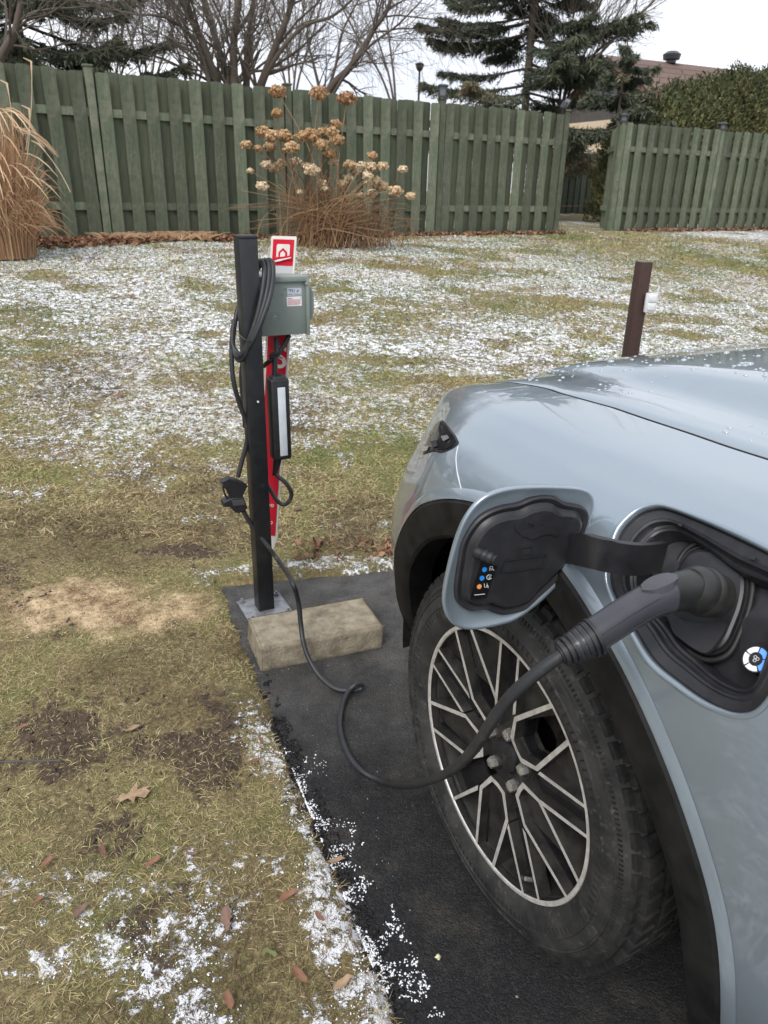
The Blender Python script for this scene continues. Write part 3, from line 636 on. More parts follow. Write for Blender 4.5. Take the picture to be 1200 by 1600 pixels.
# glasshouse
def gl(u, wv, wid): return np.array([(u, -.9+wid*y, wv(y)) for y in np.linspace(-1, 1, 13)])
secs = [(-.74, 1.06, .03, .68), (-1.2, 1.36, .03, .64), (-1.55, 1.53, .03, .58), (-1.9, 1.60, .03, .55), (-2.5, 1.61, .03, .55), (-3.1, 1.50, .03, .52), (-3.5, 1.32, .03, .5), (-3.78, 1.12, .02, .5)]
roof = [gl(u, (lambda h, c: (lambda y: h-c*y*y*1.6))(h, c), wd) for u, h, c, wd in secs]
mb = MB(); mb.loft(roof[:3], False); mb.build('windscreen', glass_m, CARROOT, 40)
mb = MB(); mb.loft(roof[2:6], False); mb.build('roof', paint, CARROOT, 40)
mb = MB(); mb.loft(roof[5:], False); mb.build('rear_window', glass_m, CARROOT, 40)
for sgn in (0, -1):
    mb = MB(); top = np.array([r_[sgn] for r_ in roof]); bot = top.copy(); bot[:, 2] = 1.0; bot[:, 1] = -.9+np.sign(top[:, 1]+.9)*(.74)
    mb.loft([top, bot], False); mb.build('side_window', glass_m, CARROOT, 40)
mb = MB(); mb.box((-2.3, -.9, .995), (3.0, 1.5, .01)); mb.build('sill_deck', gloss_black, CARROOT)
# seams drawn as narrow shut lines
def seam(name, pxs, m, r=.0011, off=.0004):
    pts = [p for p in (pix_skin(*q_) for q_ in pxs) if p is not None]; mb = MB(); mb.tube(spline([p[0]+p[1]*off for p in pts], 6), r, 6); return mb.build(name, m, CARROOT, 60)
seam_m = mat('seam_edge', (.62, .65, .68), None, rough=.3, coat=.5)
seam('bumper_seam', [(716, 697), (713, 712), (713.5, 730), (717, 748), (722, 768), (729, 786)], seam_m, .0012)
mb = MB(); mb.tube([np.array([-.86-.0*z, skin_v(-.86, z)[0]+.0003, z]) for z in np.linspace(.32, .955, 22)], .002, 5); mb.build('door_seam', under, CARROOT)

# arch trim: wide dusty band round the wheel opening, painted lip beside it
def arch_pts(R, a, lift): 
    u = AU+R*math.cos(a); wv = HUBW+R*math.sin(a); v, n = skin_v(u, wv); return np.array([u, v, wv])+np.array([0, lift, 0])
mb = MB(); rings = []; lipr = []
angs = np.radians(np.linspace(-14, 197, 100))
def ext(a):   # below the axle the rear leg of the arch runs on nearly straight
    return a
for a in angs:
    Ri = .428+.010*(abs(math.degrees(a)-90)/100)**2
    o_ = arch_pts(ARCH_R+.004, a, 0); c_ = np.array([math.cos(a), 0, math.sin(a)])
    rings.append([o_+np.array([0, -.02, 0]), o_+np.array([0, .004, 0])-c_*.001, o_+np.array([0, .009, 0])-c_*.006, o_+np.array([0, .010, 0])-c_*.04, o_+np.array([0, .006, 0])-c_*(ARCH_R-Ri-.006), o_+np.array([0, .000, 0])-c_*(ARCH_R-Ri), o_+np.array([0, -.06, 0])-c_*(ARCH_R-Ri-.004)])
    b_ = arch_pts(ARCH_R+.022, a, .0006); e_ = arch_pts(ARCH_R+.012, a, .006); g_ = arch_pts(ARCH_R+.0045, a, .0065); h_ = arch_pts(ARCH_R+.003, a, -.012)
    lipr.append([b_, e_, g_, h_])
mb.loft(rings, False); mb.build('wheel_arch_trim', cladding_m, CARROOT, 35)
mb = MB(); mb.loft(lipr, False); mb.build('fender_lip', paint, CARROOT, 50)
# wheel well: liner and back wall
mb = MB(); A_ = np.linspace(math.radians(-6), math.radians(200), 40)
mb.loft([[np.array([-.01+.475*math.cos(a), vv, HUBW+.475*math.sin(a)]) for a in A_] for vv in (-.05, -.10, -.36)], False)
mb.loft([[np.array([-.01+.475*math.cos(a), -.36, HUBW+.50*math.sin(a)]) for a in A_], [np.array([.02*math.cos(a), -.36, HUBW+.02*math.sin(a)]) for a in A_]], False)
for i in range(9):   # moulded ribs in the liner
    a = math.radians(8+i*21); mb.tube([np.array([-.01+.47*math.cos(a), vv, HUBW+.47*math.sin(a)]) for vv in (-.05, -.2, -.34)], .008, 5)
mb.build('wheel_well_liner', under, CARROOT, 50)
# lower bumper lip behind the corner
mb = MB(); ss = np.linspace(s_of(.44), PS[-1], 30); lo = side(ss, np.full(30, .60)); rows = np.stack([lo, lo+np.array([0, -.015, -.08]), lo+np.array([-.04, -.05, -.10])], 1); mb.grid(rows); pass

# headlight: lens shell traced on the skin with lamp units behind its clear front
hl = [(690, 656), (698, 663), (709, 676), (716, 688), (716.5, 694), (708, 701), (697, 706), (688, 708), (679, 706), (669, 708), (661, 711), (662, 703), (667, 690), (673, 676), (681, 664)]
hp = [pix_skin(*q_) for q_ in hl]; hp = [h for h in hp if h is not None]
if len(hp) > 6:
    P3 = np.array([h[0] for h in hp]); hn = np.mean([h[1] for h in hp], axis=0); hn /= np.linalg.norm(hn); hc = P3.mean(0)
    root = MB(); n = len(P3); dr = lambda q_, o_: (lambda h: (np.array(h[0]) if h[0] is not None else q_)+hn*o_)(SKIN.ray_cast(Vector(q_+hn*.15), Vector(-hn)))
    P3d = cspline(P3, 3); n = len(P3d); root.loft([[dr(p+(hc-p)*t_, o_) for p in P3d] for t_, o_ in ((0, .0004), (.06, .0022), (.25, .003), (.45, .003), (.65, .003), (.85, .003))], True); root.add([dr(hc, .003)]+[dr(p+(hc-p)*.85, .003) for p in P3d], [(0, 1+(i+1) % n, 1+i) for i in range(n)])
    hlo = root.build('headlight', lens_m, CARROOT, 50)
    def hpx(px, py, off=.0066): r_ = pix_skin(px, py); return (r_[0] if r_ else hc)+hn*off
    hq = [(690, 660), (700, 668), (710, 680), (715, 690), (708, 699), (697, 704), (686, 704), (683, 694), (690, 684), (688, 672)]; mb = MB(); hpts = [dr(pix_skin(*q_)[0], .0042) for q_ in hq]; hcc = dr(np.mean(hpts, axis=0), .0046); mb.add([hcc]+hpts, [(0, 1+(i+1) % len(hq), 1+i) for i in range(len(hq))]); mb.build('lamp_housing', hous_m, hlo)
    lamp_grey = mat('lamp_reflector', (.16, .16, .17), None, rough=.25)
    for quad, m_ in (([(693, 684), (703, 682), (706, 687), (697, 692)], lamp_grey), ([(676, 692), (686, 690), (688, 699), (681, 702)], blackpl), ([(664, 700), (674, 699), (671, 706), (664, 708)], chrome)):
        mb = MB(); pts = [hpx(*q_) for q_ in quad]; mb.loft([[p-hn*.001 for p in pts], pts], True, 0, True, True); mb.build('lamp_unit', m_, hlo)

# ---- wheel (built about the hub, outer face towards +v)
WHEEL = empty('wheel', (0, 0, HUBW)); WHEEL.parent = CARROOT; WHEEL['label'] = 'dusty front wheel with machined split spokes'
def lathe(mb, prof, n=96, m=0):
    rings = [[np.array([r_*math.cos(a), v, r_*math.sin(a)]) for a in np.arange(n)*2*math.pi/n] for r_, v in prof]; mb.loft(rings, True, m)
TY = [(.252, -.010), (.2575, -.002), (.262, .003), (.272, .0085), (.285, .0115), (.298, .012), (.2995, .0138), (.302, .0138), (.3035, .0105), (.318, .008), (.3215, .0068), (.3225, .0088), (.3255, .0088), (.327, .0048), (.332, .0038), (.336, .001), (.343, -.006), (.350, -.016), (.3555, -.026), (.3575, -.05), (.3585, -.11), (.3575, -.18), (.350, -.205), (.33, -.225), (.28, -.232), (.245, -.22)]
mb = MB(); lathe(mb, TY, 128)
# tread: staggered shoulder and centre blocks, and rim-protector ribs on the sidewall
def block(a0, a1, v0, v1, r0, r1, skew=0.0):
    vs = []
    for r_, kx in ((r0, 1), (r1, .90)):
        for aa, vv in ((a0, v0), (a1, v0), (a1, v1), (a0, v1)):
            am = (a0+a1)/2; vm = (v0+v1)/2; aa = am+(aa-am)*kx+skew*(vv-v0); vv = vm+(vv-vm)*kx; vs.append((r_*math.cos(aa), vv, r_*math.sin(aa)))
    mb.add(vs, [(3, 2, 1, 0), (4, 5, 6, 7), (0, 1, 5, 4), (1, 2, 6, 5), (2, 3, 7, 6), (3, 0, 4, 7)], 1)
nb = 66
for i in range(nb):
    a = i*2*math.pi/nb; da = 2*math.pi/nb
    wj = .5+.25*(i % 3)/2
    block(a+.08*da, a+.86*da, -.017, -.005, .338, .353); block(a+.08*da, a+.86*da, -.048, -.016, .350, .3655, .6)
    block(a+.1*da, a+.45*da, -.047, -.019, .360, .3668, .6)
    block(a+(.3+wj*.2)*da, a+(1.05+wj*.2)*da, -.088, -.054, .352, .366, 1.2); block(a, a+.8*da, -.130, -.094, .352, .3665); block(a+.2*da, a+da, -.172, -.136, .352, .366, -1.2); block(a, a+.8*da, -.206, -.177, .346, .363)
for i in range(260):   # fine radial ribs on the shoulder and above the bead
    a = i*2*math.pi/260; block(a, a+.008, .0030, .0056, .3275, .3345)
    if i % 2: block(a, a+.010, .0085, .0128, .286, .2965)
tyre = mb.build('tyre', [rubber, rubber_dark], WHEEL, 38)
# raised sidewall bars in place of the moulded lettering, too worn to read
mb = MB()
for i in range(46):
    a = math.radians(20+i*2.1) if i < 26 else math.radians(200+(i-26)*2.3)
    if i % 7 == 6: continue
    pts = [np.array([r_*math.cos(a+.004*math.sin(i*2.3)*j), .0119-.0008*j, r_*math.sin(a+.004*math.sin(i*2.3)*j)]) for j, r_ in enumerate((.296, .289, .282))]
    mb.tube(pts, .0011, 4)
# rim
RIM = MB(); lathe(RIM, [(.2465, -.016), (.2475, -.004), (.2495, -.0015), (.2555, -.0015), (.2572, -.004), (.2572, -.012), (.250, -.02), (.246, -.022), (.236, -.06), (.232, -.19), (.25, -.21)], 128)
for i, f in enumerate(RIM.f):
    r0 = [math.hypot(RIM.v[j][0], RIM.v[j][2]) for j in f]; v0 = [RIM.v[j][1] for j in f]
    RIM.m[i] = 1 if (min(v0) > -.0045 and max(r0) < .2575) else 0
rim = RIM.build('rim', [alloy_dark, alloy], WHEEL, 30)
def to_wheel(vs, v_off, ang, dish=0.0):
    """plate coordinates (x radial, y tangential, z out) -> wheel space"""
    ca, sa = math.cos(ang), math.sin(ang); out = []
    for x, y, z in vs:
        X_, Z_ = x*ca-y*sa, x*sa+y*ca; r_ = math.hypot(x, y); out.append((X_, z+v_off-dish*max(0, 1-r_/.25)**1.2, Z_))
    return out
def rot2(lp, ang): c, s_ = math.cos(ang), math.sin(ang); return [(x*c-y*s_, x*s_+y*c) for x, y in lp]
T1 = math.radians(55.5); W1 = [T1+math.radians(72)*i for i in range(5)]; W2 = [a+math.radians(36) for a in W1]
def win(o):   # window outline grown by o
    return [(.2485+o*.6, -.0265-o), (.112, -.0405-o*1.15), (.072-o*1.1, -.017-o*.9), (.070-o*1.2, .0), (.072-o*1.1, .017+o*.9), (.112, .0405+o*1.15), (.2485+o*.6, .0265+o)]
circ = lambda r_, n=72: [(r_*math.cos(2*math.pi*i/n), r_*math.sin(2*math.pi*i/n)) for i in range(n)]
# recessed dusty plate between the spokes with the five through windows
vs, fs = plate([circ(.2462)]+[rot2(win(-.001), a) for a in W1], .012); mb = MB(); mb.add(to_wheel(vs, -.031, 0, .004), fs); mb.build('rim_face', alloy_dark, rim, 30)
def by_normal(mb):
    ms = []
    for f in mb.f:
        p = np.array([mb.v[j] for j in f]); n = np.cross(p[1]-p[0], p[2]-p[0]); n = n/(np.linalg.norm(n)+1e-12); ms.append(1 if abs(n[1]) > .75 and p[:, 1].mean() > -.03 else 0)
    mb.m = ms; return mb
for a in W1:   # deep frame with machined edge
    vs, fs = plate([win(.0072), win(-.0006)], .052); mb = MB(); mb.add(to_wheel(vs, -.0285, a, .016), fs); by_normal(mb).build('spoke', [alloy_dark, alloy], rim, 25)
    vs, fs = plate([win(-.0007), win(-.005)], .02); mb = MB(); mb.add(to_wheel(vs, -.0315, a, .016), fs); mb.build('spoke_bevel', gloss_black, rim, 25)
for a in W2:   # paired parallel bars with a channel between them
    for sg in (-1, 1):
        lp = [(.122, sg*.0235), (.2478, sg*.0225), (.2478, sg*.0290), (.130, sg*.0315)]
        vs, fs = plate([lp], .026); mb = MB(); mb.add(to_wheel(vs, -.0155, a, .012), fs); by_normal(mb).build('spoke', [alloy_dark, alloy], rim, 25)
    vs, fs = plate([[(.10, -.020), (.235, -.021), (.235, .021), (.10, .020)]], .004); mb = MB(); mb.add(to_wheel(vs, -.0235, a, .012), fs); mb.build('spoke_channel', gloss_black, rim, 25)
# hub, cap, lug nuts, brake
mb = MB(); lathe(mb, [(.0005, -.0335), (.034, -.0335), (.036, -.030), (.064, -.0285), (.072, -.031), (.074, -.05)], 48); mb.build('hub', alloy_dark, rim, 30)
cap = MB(); lathe(cap, [(.0005, -.0225), (.026, -.0225), (.0295, -.024), (.0305, -.028), (.031, -.036)], 40); capo = cap.build('centre_cap', blackpl, WHEEL, 40)
HORSE = [(-.95, -.30), (-.62, .16), (-.40, .20), (-.32, .34), (-.05, .36), (.18, .28), (.42, .27), (.66, .30), (.80, .42), (.98, .40), (.96, .28), (.78, .20), (.60, .12), (.44, -.02), (.22, -.10), (.12, -.22), (-.08, -.34), (-.22, -.42), (-.30, -.36), (-.12, -.22), (-.14, -.10), (-.34, -.08), (-.55, .02), (-.78, -.26), (-.90, -.42)]
vs, fs = plate([[(x*.020, y*.020) for x, y in HORSE]], .001); mb = MB(); mb.add(to_wheel(vs, -.0222, math.radians(115)), fs); mb.build('emblem', alloy_dark, capo)
for i in range(5):
    a = math.radians(22+72*i); c_ = np.array([.0545*math.cos(a), 0, .0545*math.sin(a)]); mb = MB()
    hexa = lambda r_, v: [c_+np.array([r_*math.cos(math.pi*j/3), v, r_*math.sin(math.pi*j/3)]) for j in range(6)]
    mb.loft([hexa(.0122, -.034), hexa(.0120, -.019), hexa(.0108, -.0155), hexa(.006, -.0135)], True, 0, False, True); mb.build('lug_nut', chrome, WHEEL, 40)
    rg = MB(); rings = [[c_+np.array([r_*math.cos(b2), v, r_*math.sin(b2)]) for b2 in np.linspace(0, 2*math.pi, 16, endpoint=False)] for r_, v in ((.0135, -.030), (.0145, -.0265), (.0168, -.0265), (.018, -.030))]; rg.loft(rings, True); rg.build('lug_seat', alloy_dark, rim, 40)
mb = MB(); lathe(mb, [(.07, -.098), (.165, -.098), (.168, -.102), (.168, -.122), (.07, -.122)], 64); mb.build('brake_disc', rust, WHEEL, 40)
mb = MB(); 
for a in np.linspace(2.4, 3.4, 6)[:-1]: mb.bbox((.15*math.cos(a+.1), -.10, .15*math.sin(a+.1)), (.06, .09, .06), .008)
mb.build('brake_caliper', under, WHEEL, 40)
mb = MB(); mb.tube([(-.02, -.01, -.214), (-.02, -.03, -.228)], .004, 8); 
vstem = MB(); aa = math.radians(243-3); vstem.tube([(.232*math.cos(aa), -.03, .232*math.sin(aa)), (.222*math.cos(aa), -.010, .222*math.sin(aa))], [.005, .0042], 8); vstem.build('valve_stem', chrome, rim, 40)
# other three wheels: copies of the same meshes
def copy_tree(o, parent):
    c = o.copy(); COL.objects.link(c); c.parent = parent
    for ch in list(o.children): copy_tree(ch, c)
    return c
rw = copy_tree(WHEEL, CARROOT); rw.location = (-2.98, 0, HUBW); rw['label'] = 'rear wheel with machined split spokes'
for uu in (0, -2.98):
    rw = copy_tree(WHEEL, CARROOT); rw.location = (uu, -1.8, HUBW); rw.rotation_euler = (0, 0, math.pi); rw['label'] = 'wheel on the far side'

# ---- charge port
mb = MB(); k = len(PORT); ring = lambda d, dn: [port_in(i, d, dn) for i in range(k)]
mb.loft([ring(-.0065, -.0005), ring(-.003, -.0014), ring(-.0005, -.0005), ring(.0008, .003), ring(.001, .012)], True); mb.build('port_flange', paint, CARROOT, 60)
PORTO = MB(); PORTO.loft([ring(.0006, .006), ring(.003, .0105), ring(.016, .012), ring(.018, .0105), ring(.0215, .0115), ring(.024, .020), ring(.027, .022), ring(.030, .020), ring(.033, .022), ring(.036, .034), ring(.040, .048)], True)
cen = pc-pn*.048; last = ring(.040, .048); off_ = len(PORTO.v); PORTO.add([cen]+last, [(0, 1+i, 1+(i+1) % k) for i in range(k)])
liner_m = mat('port_liner', (.016, .016, .019), (.026, .026, .029), 40, .42, spec=.45, bump=.1, bscale=800, bdist=.0005)
seal_m = mat('port_seal', (.008, .008, .008), (.016, .016, .016), 50, .55)
port = PORTO.build('charge_port', liner_m, CARROOT, 40)
def on_port(px, py, dn):
    d = to_car(EYE+ray(px, py))-EYEC; p0 = pc-pn*dn; return EYEC+d*(((p0-EYEC)@pn)/(d@pn))
SOCK = [(1083, 852), (1110, 848), (1140, 858), (1163, 876), (1176, 905), (1172, 945), (1158, 985), (1144, 1015), (1128, 1028), (1104, 1031), (1078, 1018), (1056, 1000), (1042, 975), (1039, 945), (1048, 905), (1064, 870)]
sk = cspline([on_port(px, py, .046) for px, py in SOCK], 4); skc = sk.mean(0)
mb = MB(); mb.tube(np.vstack([sk, sk[:2]]), .0038, 8, cap=False); mb.tube(np.vstack([skc+(sk-skc)*.91+pn*.002, (skc+(sk-skc)*.91+pn*.002)[:2]]), .0022, 6, cap=False); mb.build('seal', seal_m, port, 60)
mb = MB(); n = len(sk); mb.loft([skc+(sk-skc)*.88, skc+(sk-skc)*.86+pn*.006, skc+(sk-skc)*.80+pn*.008], True); mb.add([skc+pn*.008]+[p for p in skc+(sk-skc)*.80+pn*.008], [(0, 1+i, 1+(i+1) % n) for i in range(n)]); mb.build('socket_plate', liner_m, port, 40)
flp = cspline([on_port(px, py, .034) for px, py in [(1046, 958), (1075, 972), (1110, 975), (1132, 968), (1138, 980), (1126, 1003), (1108, 1022), (1092, 1019), (1070, 1004), (1052, 988)]], 4); fc = flp.mean(0)
mb = MB(); n = len(flp); mb.loft([flp, fc+(flp-fc)*.96+pn*.004], True); mb.add([fc+pn*.004]+[p for p in fc+(flp-fc)*.96+pn*.004], [(0, 1+i, 1+(i+1) % n) for i in range(n)]); mb.build('socket_flap', liner_m, port, 40)
# charge status ring
ctr = on_port(1181, 1030, .030); stat = MB(); fr_ = frame(ctr, pe1, pe2, pn)
stat.loft([[fr_((.0155*math.cos(a), .0155*math.sin(a), -.016)) for a in np.linspace(0, 2*math.pi, 28, endpoint=False)], [fr_((.0155*math.cos(a), .0155*math.sin(a), 0)) for a in np.linspace(0, 2*math.pi, 28, endpoint=False)]], True, 0, False, True)
stat_o = stat.build('status_button', seal_m, port, 40)
wl = mat('status_white', (.75, .76, .78), None, rough=.35, emit=((.85, .88, 1), .12)); bl = mat('status_blue', (.08, .22, .75), None, rough=.35, emit=((.10, .30, 1.0), .55))
for i in range(5):
    a0 = math.radians(100+72*i+4); a1 = math.radians(100+72*(i+1)-4); mb = MB(); A2 = np.linspace(a0, a1, 8)
    mb.loft([[fr_((r_*math.cos(a), r_*math.sin(a), z)) for a in A2] for r_, z in ((.0080, .0002), (.0083, .0012), (.0138, .0012), (.0142, .0002))], False); mb.build('light_segment', bl if i in (3, 4) else wl, stat_o, 50)
mb = MB()
for cx, cy in ((-.0015, .0018), (.0017, .0012), (.0, -.0018)): mb.tube([fr_((cx+.0017*math.cos(a), cy+.0017*math.sin(a), .0006)) for a in np.linspace(0, 2*math.pi, 13)], .0004, 4)
mb.build('icon', white_pl, stat_o)
for px, py in ((1063, 820), (1177, 872)):
    c_ = on_port(px, py, .011); mb = MB(); f2 = frame(c_, pe1, pe2, pn); mb.loft([[f2((x, y, z)) for x, y in ((-.003, -.0016), (.003, -.0016), (.003, .0016), (-.003, .0016))] for z in (-.001, .0008)], True, 0, False, True); mb.build('clip', seal_m, port)

# ---- charge flap, swung open on its gooseneck arm
DA = math.radians(80); de = np.array([math.cos(DA), math.sin(DA), 0]); dw = np.array([.0, .0, 1.0]); dn_ = np.cross(de, dw); dn_ = dn_ if dn_@(EYEC-np.array([-.15, .1, .9])) > 0 else -dn_
DP0 = np.array([-.14, .10, .9])
def on_door(px, py, off=0.0):
    d = to_car(EYE+ray(px, py))-EYEC; p0 = DP0+dn_*off; P = EYEC+d*(((p0-EYEC)@dn_)/(d@dn_)); q_ = P-DP0; return np.array([q_@de, q_@dw])
dfr = lambda x, y, z: DP0+de*x+dw*y+dn_*z
OUT = cspline([on_door(*q_) for q_ in [(792, 762.5), (836, 759), (877.5, 760), (908, 763), (923, 771), (928.5, 787), (924, 812), (913, 848), (896, 883), (877.5, 908), (844, 941.7), (806.7, 968.7), (773, 979), (735, 984.4), (712, 979), (698, 964.6), (692, 943), (694, 915), (702.5, 875), (715, 833), (731.7, 800), (757, 775)]], 4)
oc = OUT.mean(0); sh = lambda lp, d: np.array([p-(p-oc)/np.linalg.norm(p-oc)*d for p in lp])
FLAP = MB(); rr = lambda d, z: [dfr(p[0], p[1], z) for p in sh(OUT, d)]
FLAP.loft([rr(.012, -.010), rr(.003, -.009), rr(.0, -.004), rr(.0006, .0006), rr(.003, .0018), rr(.006, .0006), rr(.018, -.0035), rr(.030, -.004)], True)
n = len(OUT); bk = [dfr(p[0], p[1], -.012) for p in sh(OUT, .012)]; FLAP.add([dfr(oc[0], oc[1], -.012)]+bk, [(0, 1+i, 1+(i+1) % n) for i in range(n)])
bk = [dfr(p[0], p[1], -.004) for p in sh(OUT, .030)]; FLAP.add([dfr(oc[0], oc[1], -.004)]+bk, [(0, 1+(i+1) % n, 1+i) for i in range(n)])
flap = FLAP.build('charge_flap', paint, CARROOT, 60)
dz = lambda X_, Y_: (690+X_*.20833, 750+Y_*.20833)
LIN = cspline([on_door(*dz(*q_), .004) for q_ in [(160, 480), (240, 340), (330, 260), (450, 210), (580, 185), (680, 145), (780, 128), (860, 140), (930, 180), (1050, 205), (1100, 250), (1105, 310), (1075, 400), (1030, 520), (960, 650), (850, 780), (740, 880), (690, 930), (620, 985), (480, 1015), (400, 1000), (330, 975), (230, 985), (150, 950), (115, 900), (110, 800), (130, 640)]], 4)
lc = LIN.mean(0); shl = lambda d: np.array([p-(p-lc)/np.linalg.norm(p-lc)*d for p in LIN])
mb = MB(); rl = lambda d, z: [dfr(p[0], p[1], z) for p in shl(d)]
mb.loft([rl(-.001, -.005), rl(-.0005, .002), rl(.002, .004), rl(.006, .003), rl(.009, .0015), rl(.012, .004), rl(.0145, .009), rl(.018, .0105)], True)
n = len(LIN); bk = rl(.018, .0105); mb.add([dfr(lc[0], lc[1], .0115)]+bk, [(0, 1+(i+1) % n, 1+i) for i in range(n)]); fl_lin = mb.build('flap_liner', liner_m, flap, 40)
def relief(name, pts, z, h, m_, par=None):
    vs, fs = plate([pts], h); mb = MB(); mb.add([dfr(x, y, z+zz) for x, y, zz in vs], fs); return mb.build(name, m_, par or flap)
emb_m = mat('emblem_relief', (.022, .022, .025), None, rough=.32)
ha, hb = on_door(*dz(535, 415), .012), on_door(*dz(880, 350), .012); hc_ = (ha+hb)/2; ex = (hb-ha)/2; ey = np.array([-ex[1], ex[0]])
relief('emblem', [tuple(hc_+ex*x+ey*(y-.05)) for x, y in HORSE], .0124, .0022, emb_m)
def frame_relief(name, pxs, wd):
    q_ = np.array([on_door(*dz(*p), .012) for p in pxs]); c_ = q_.mean(0); inn = np.array([p-(p-c_)/np.linalg.norm(p-c_)*wd for p in q_]); vs, fs = plate([[tuple(p) for p in q_], [tuple(p) for p in inn]], .0018); mb = MB(); mb.add([dfr(x, y, .0124+zz) for x, y, zz in vs], fs); return mb.build(name, emb_m, flap)
frame_relief('moulded_panel', [(585, 505), (690, 495), (670, 555), (565, 568)], .0016)
frame_relief('moulded_panel', [(470, 605), (795, 560), (755, 655), (440, 697)], .0018)
# printed strip with its three dots and pictograms
prnt = mat('decal_black', (.004, .004, .005), None, rough=.35)
decal = relief('decal', [tuple(on_door(*dz(*p), .0125)) for p in [(300, 610), (430, 600), (330, 880), (215, 895)]], .0126, .0012, prnt)
ex0 = on_door(*dz(330, 700), .013); exa = on_door(*dz(430, 690), .013)-ex0; exa = exa/np.linalg.norm(exa); eya = np.array([-exa[1], exa[0]])
dot_b = mat('dot_blue', (.02, .25, .75), None, rough=.4); dot_o = mat('dot_orange', (.85, .30, .10), None, rough=.4)
for (X_, Y_), m_ in (((322, 672), dot_b), ((303, 737), dot_b), ((283, 800), dot_o)):
    c_ = on_door(*dz(X_, Y_), .0135); relief('dot', [tuple(c_+exa*.0034*math.cos(a)+eya*.0036*math.sin(a)) for a in np.linspace(0, 2*math.pi, 16, endpoint=False)], .0134, .0008, m_, decal)
def strokes(name, lines, X_, Y_, sc):
    c_ = on_door(*dz(X_, Y_), .0135); mb = MB()
    for ln in lines: mb.tube([dfr(*(c_+exa*sc*x+eya*sc*y), .0136) for x, y in ln], .00042, 4)
    mb.build(name, white_pl, decal)
strokes('pictogram', [[(-1, -1), (-1, .6), (.2, .6), (.2, -1), (-1, -1)], [(.2, .2), (.8, .5), (.9, 1)], [(-.8, -.2), (0, .3)]], 378, 665, .0034)
strokes('pictogram', [[(math.cos(a), math.sin(a)) for a in np.linspace(.4, 5.8, 12)], [(0, .7), (0, 0), (.5, -.2)]], 357, 728, .0036)
strokes('pictogram', [[(-1, -1), (-.6, .7), (.3, .7), (.3, -1)], [(.3, .1), (.8, .1), (.8, 1), (1, 1.2)]], 335, 792, .0034)
strokes('pictogram', [[(-2.4, 0), (2.4, .1)]], 285, 858, .0032)
# rubber stop pin
pb, pt_ = on_door(*dz(265, 545), .010), on_door(*dz(420, 605), .045); mb = MB(); P0_, P1_ = dfr(*pb, .008), dfr(*pt_, .045); prof = [(0, .0085), (.12, .009), (.2, .0075), (.34, .0062), (.38, .0085), (.46, .0085), (.5, .0065), (.6, .0062), (.64, .0082), (.74, .0080), (.78, .0064), (.86, .0062), (.9, .0074), (1, .0066)]
mb.tube([P0_+(P1_-P0_)*t_ for t_, _ in prof], [r_ for _, r_ in prof], 16); mb.build('stop_pin', blackpl, flap, 50)
# gooseneck arm: a flat curved band from inside the port to the flap
a_pts = [(1032, 868, -.035), (1012, 872, .012), (990, 873, .052), (955, 868, .082), (920, 860, .098), (893, 858, None)]
arm = []
for px, py, v in a_pts:
    p = on_v(px, py, v) if v is not None else np.array(dfr(*on_door(px, py, .01), .010)); arm.append(p)
arm = spline(arm, 7); mb = MB(); rings = []
T_ = np.gradient(arm, axis=0); T_ /= np.linalg.norm(T_, axis=1)[:, None]
hw = np.interp(np.arange(len(arm)), [0, len(arm)-1], [.0195, .0205])
for p, t_, h_ in zip(arm, T_, hw):
    up = np.array([0, 0, 1.0]); s_ = np.cross(t_, up); s_ /= np.linalg.norm(s_); u2 = np.cross(s_, t_); rings.append([p+u2*h_+s_*.003, p+u2*h_-s_*.006, p-u2*h_-s_*.006, p-u2*h_+s_*.003])
mb.loft(rings, True, 0, True, True); mb.build('hinge_arm', blackpl, flap, 40)
mb = MB(); sp_ = arm[8]; mb.tube([arm[6]+np.cross(T_[6], CW)*(.0075)*sg for sg in (-.2, 1.15)], .0035, 10); mb.build('hinge_screw', seal_m, flap, 50)
# ------------------------------------------------------------------ charging post, outlet box, sign, charger, kerb block, bollard
black_paint = mat('black_powder_coat', (.009, .0095, .011), (.015, .0155, .017), 30, .38, spec=.5, bump=.1, bscale=900, bdist=.0004, dirt=((.06, .055, .04), 30, .62, .85))
galv = mat('galvanised_plate', (.30, .31, .33), (.18, .19, .20), 35, .45, metal=.6, dirt=((.12, .1, .08), 40, .55, .75))
NFp = np.array([.454, -.891, 0]); RXp = np.array([.891, .454, 0]); UPp = np.array([0, 0, 1.0]); RP = np.stack([RXp, -NFp, UPp], 1)   # local x right, y away, z up
PB = np.array([-.402, 2.196, 0.0]); PW = .0545
pf = lambda x, y, z: PB+RXp*x-NFp*y+UPp*z
post = empty('charger_post', PB); tag(post, 'square black steel post bolted down beside the concrete block', 'post')
def local(mb, name, m, par, sm=None):
    o = mb.build(name, m, None, sm); o.parent = par; o.matrix_parent_inverse = Matrix.Translation(-Vector(par.location)); return o
mb = MB(); mb.bbox((0, 0, .60), (PW, PW, 1.19), .003); mb.v = [tuple(pf(*p)) for p in mb.v]; local(mb, 'shaft', black_paint, post, 40)
mb = MB(); mb.bbox((0, 0, 1.199), (PW+.001, PW+.001, .010), .003); mb.v = [tuple(pf(*p)) for p in mb.v]; local(mb, 'end_cap', blackpl, post, 40)
mb = MB(); mb.bbox((0, -.005, .0065), (.155, .155, .009), .002); mb.v = [tuple(pf(*p)) for p in mb.v]; local(mb, 'base_plate', galv, post, 40)
for x in (-.062, .062):
    for y in (-.067, .057):
        mb = MB(); mb.tube([pf(x, y, .010), pf(x, y, .019)], [.009, .009], 6); mb.tube([pf(x, y, .018), pf(x, y, .026)], .0045, 8); local(mb, 'bolt', galv, post)
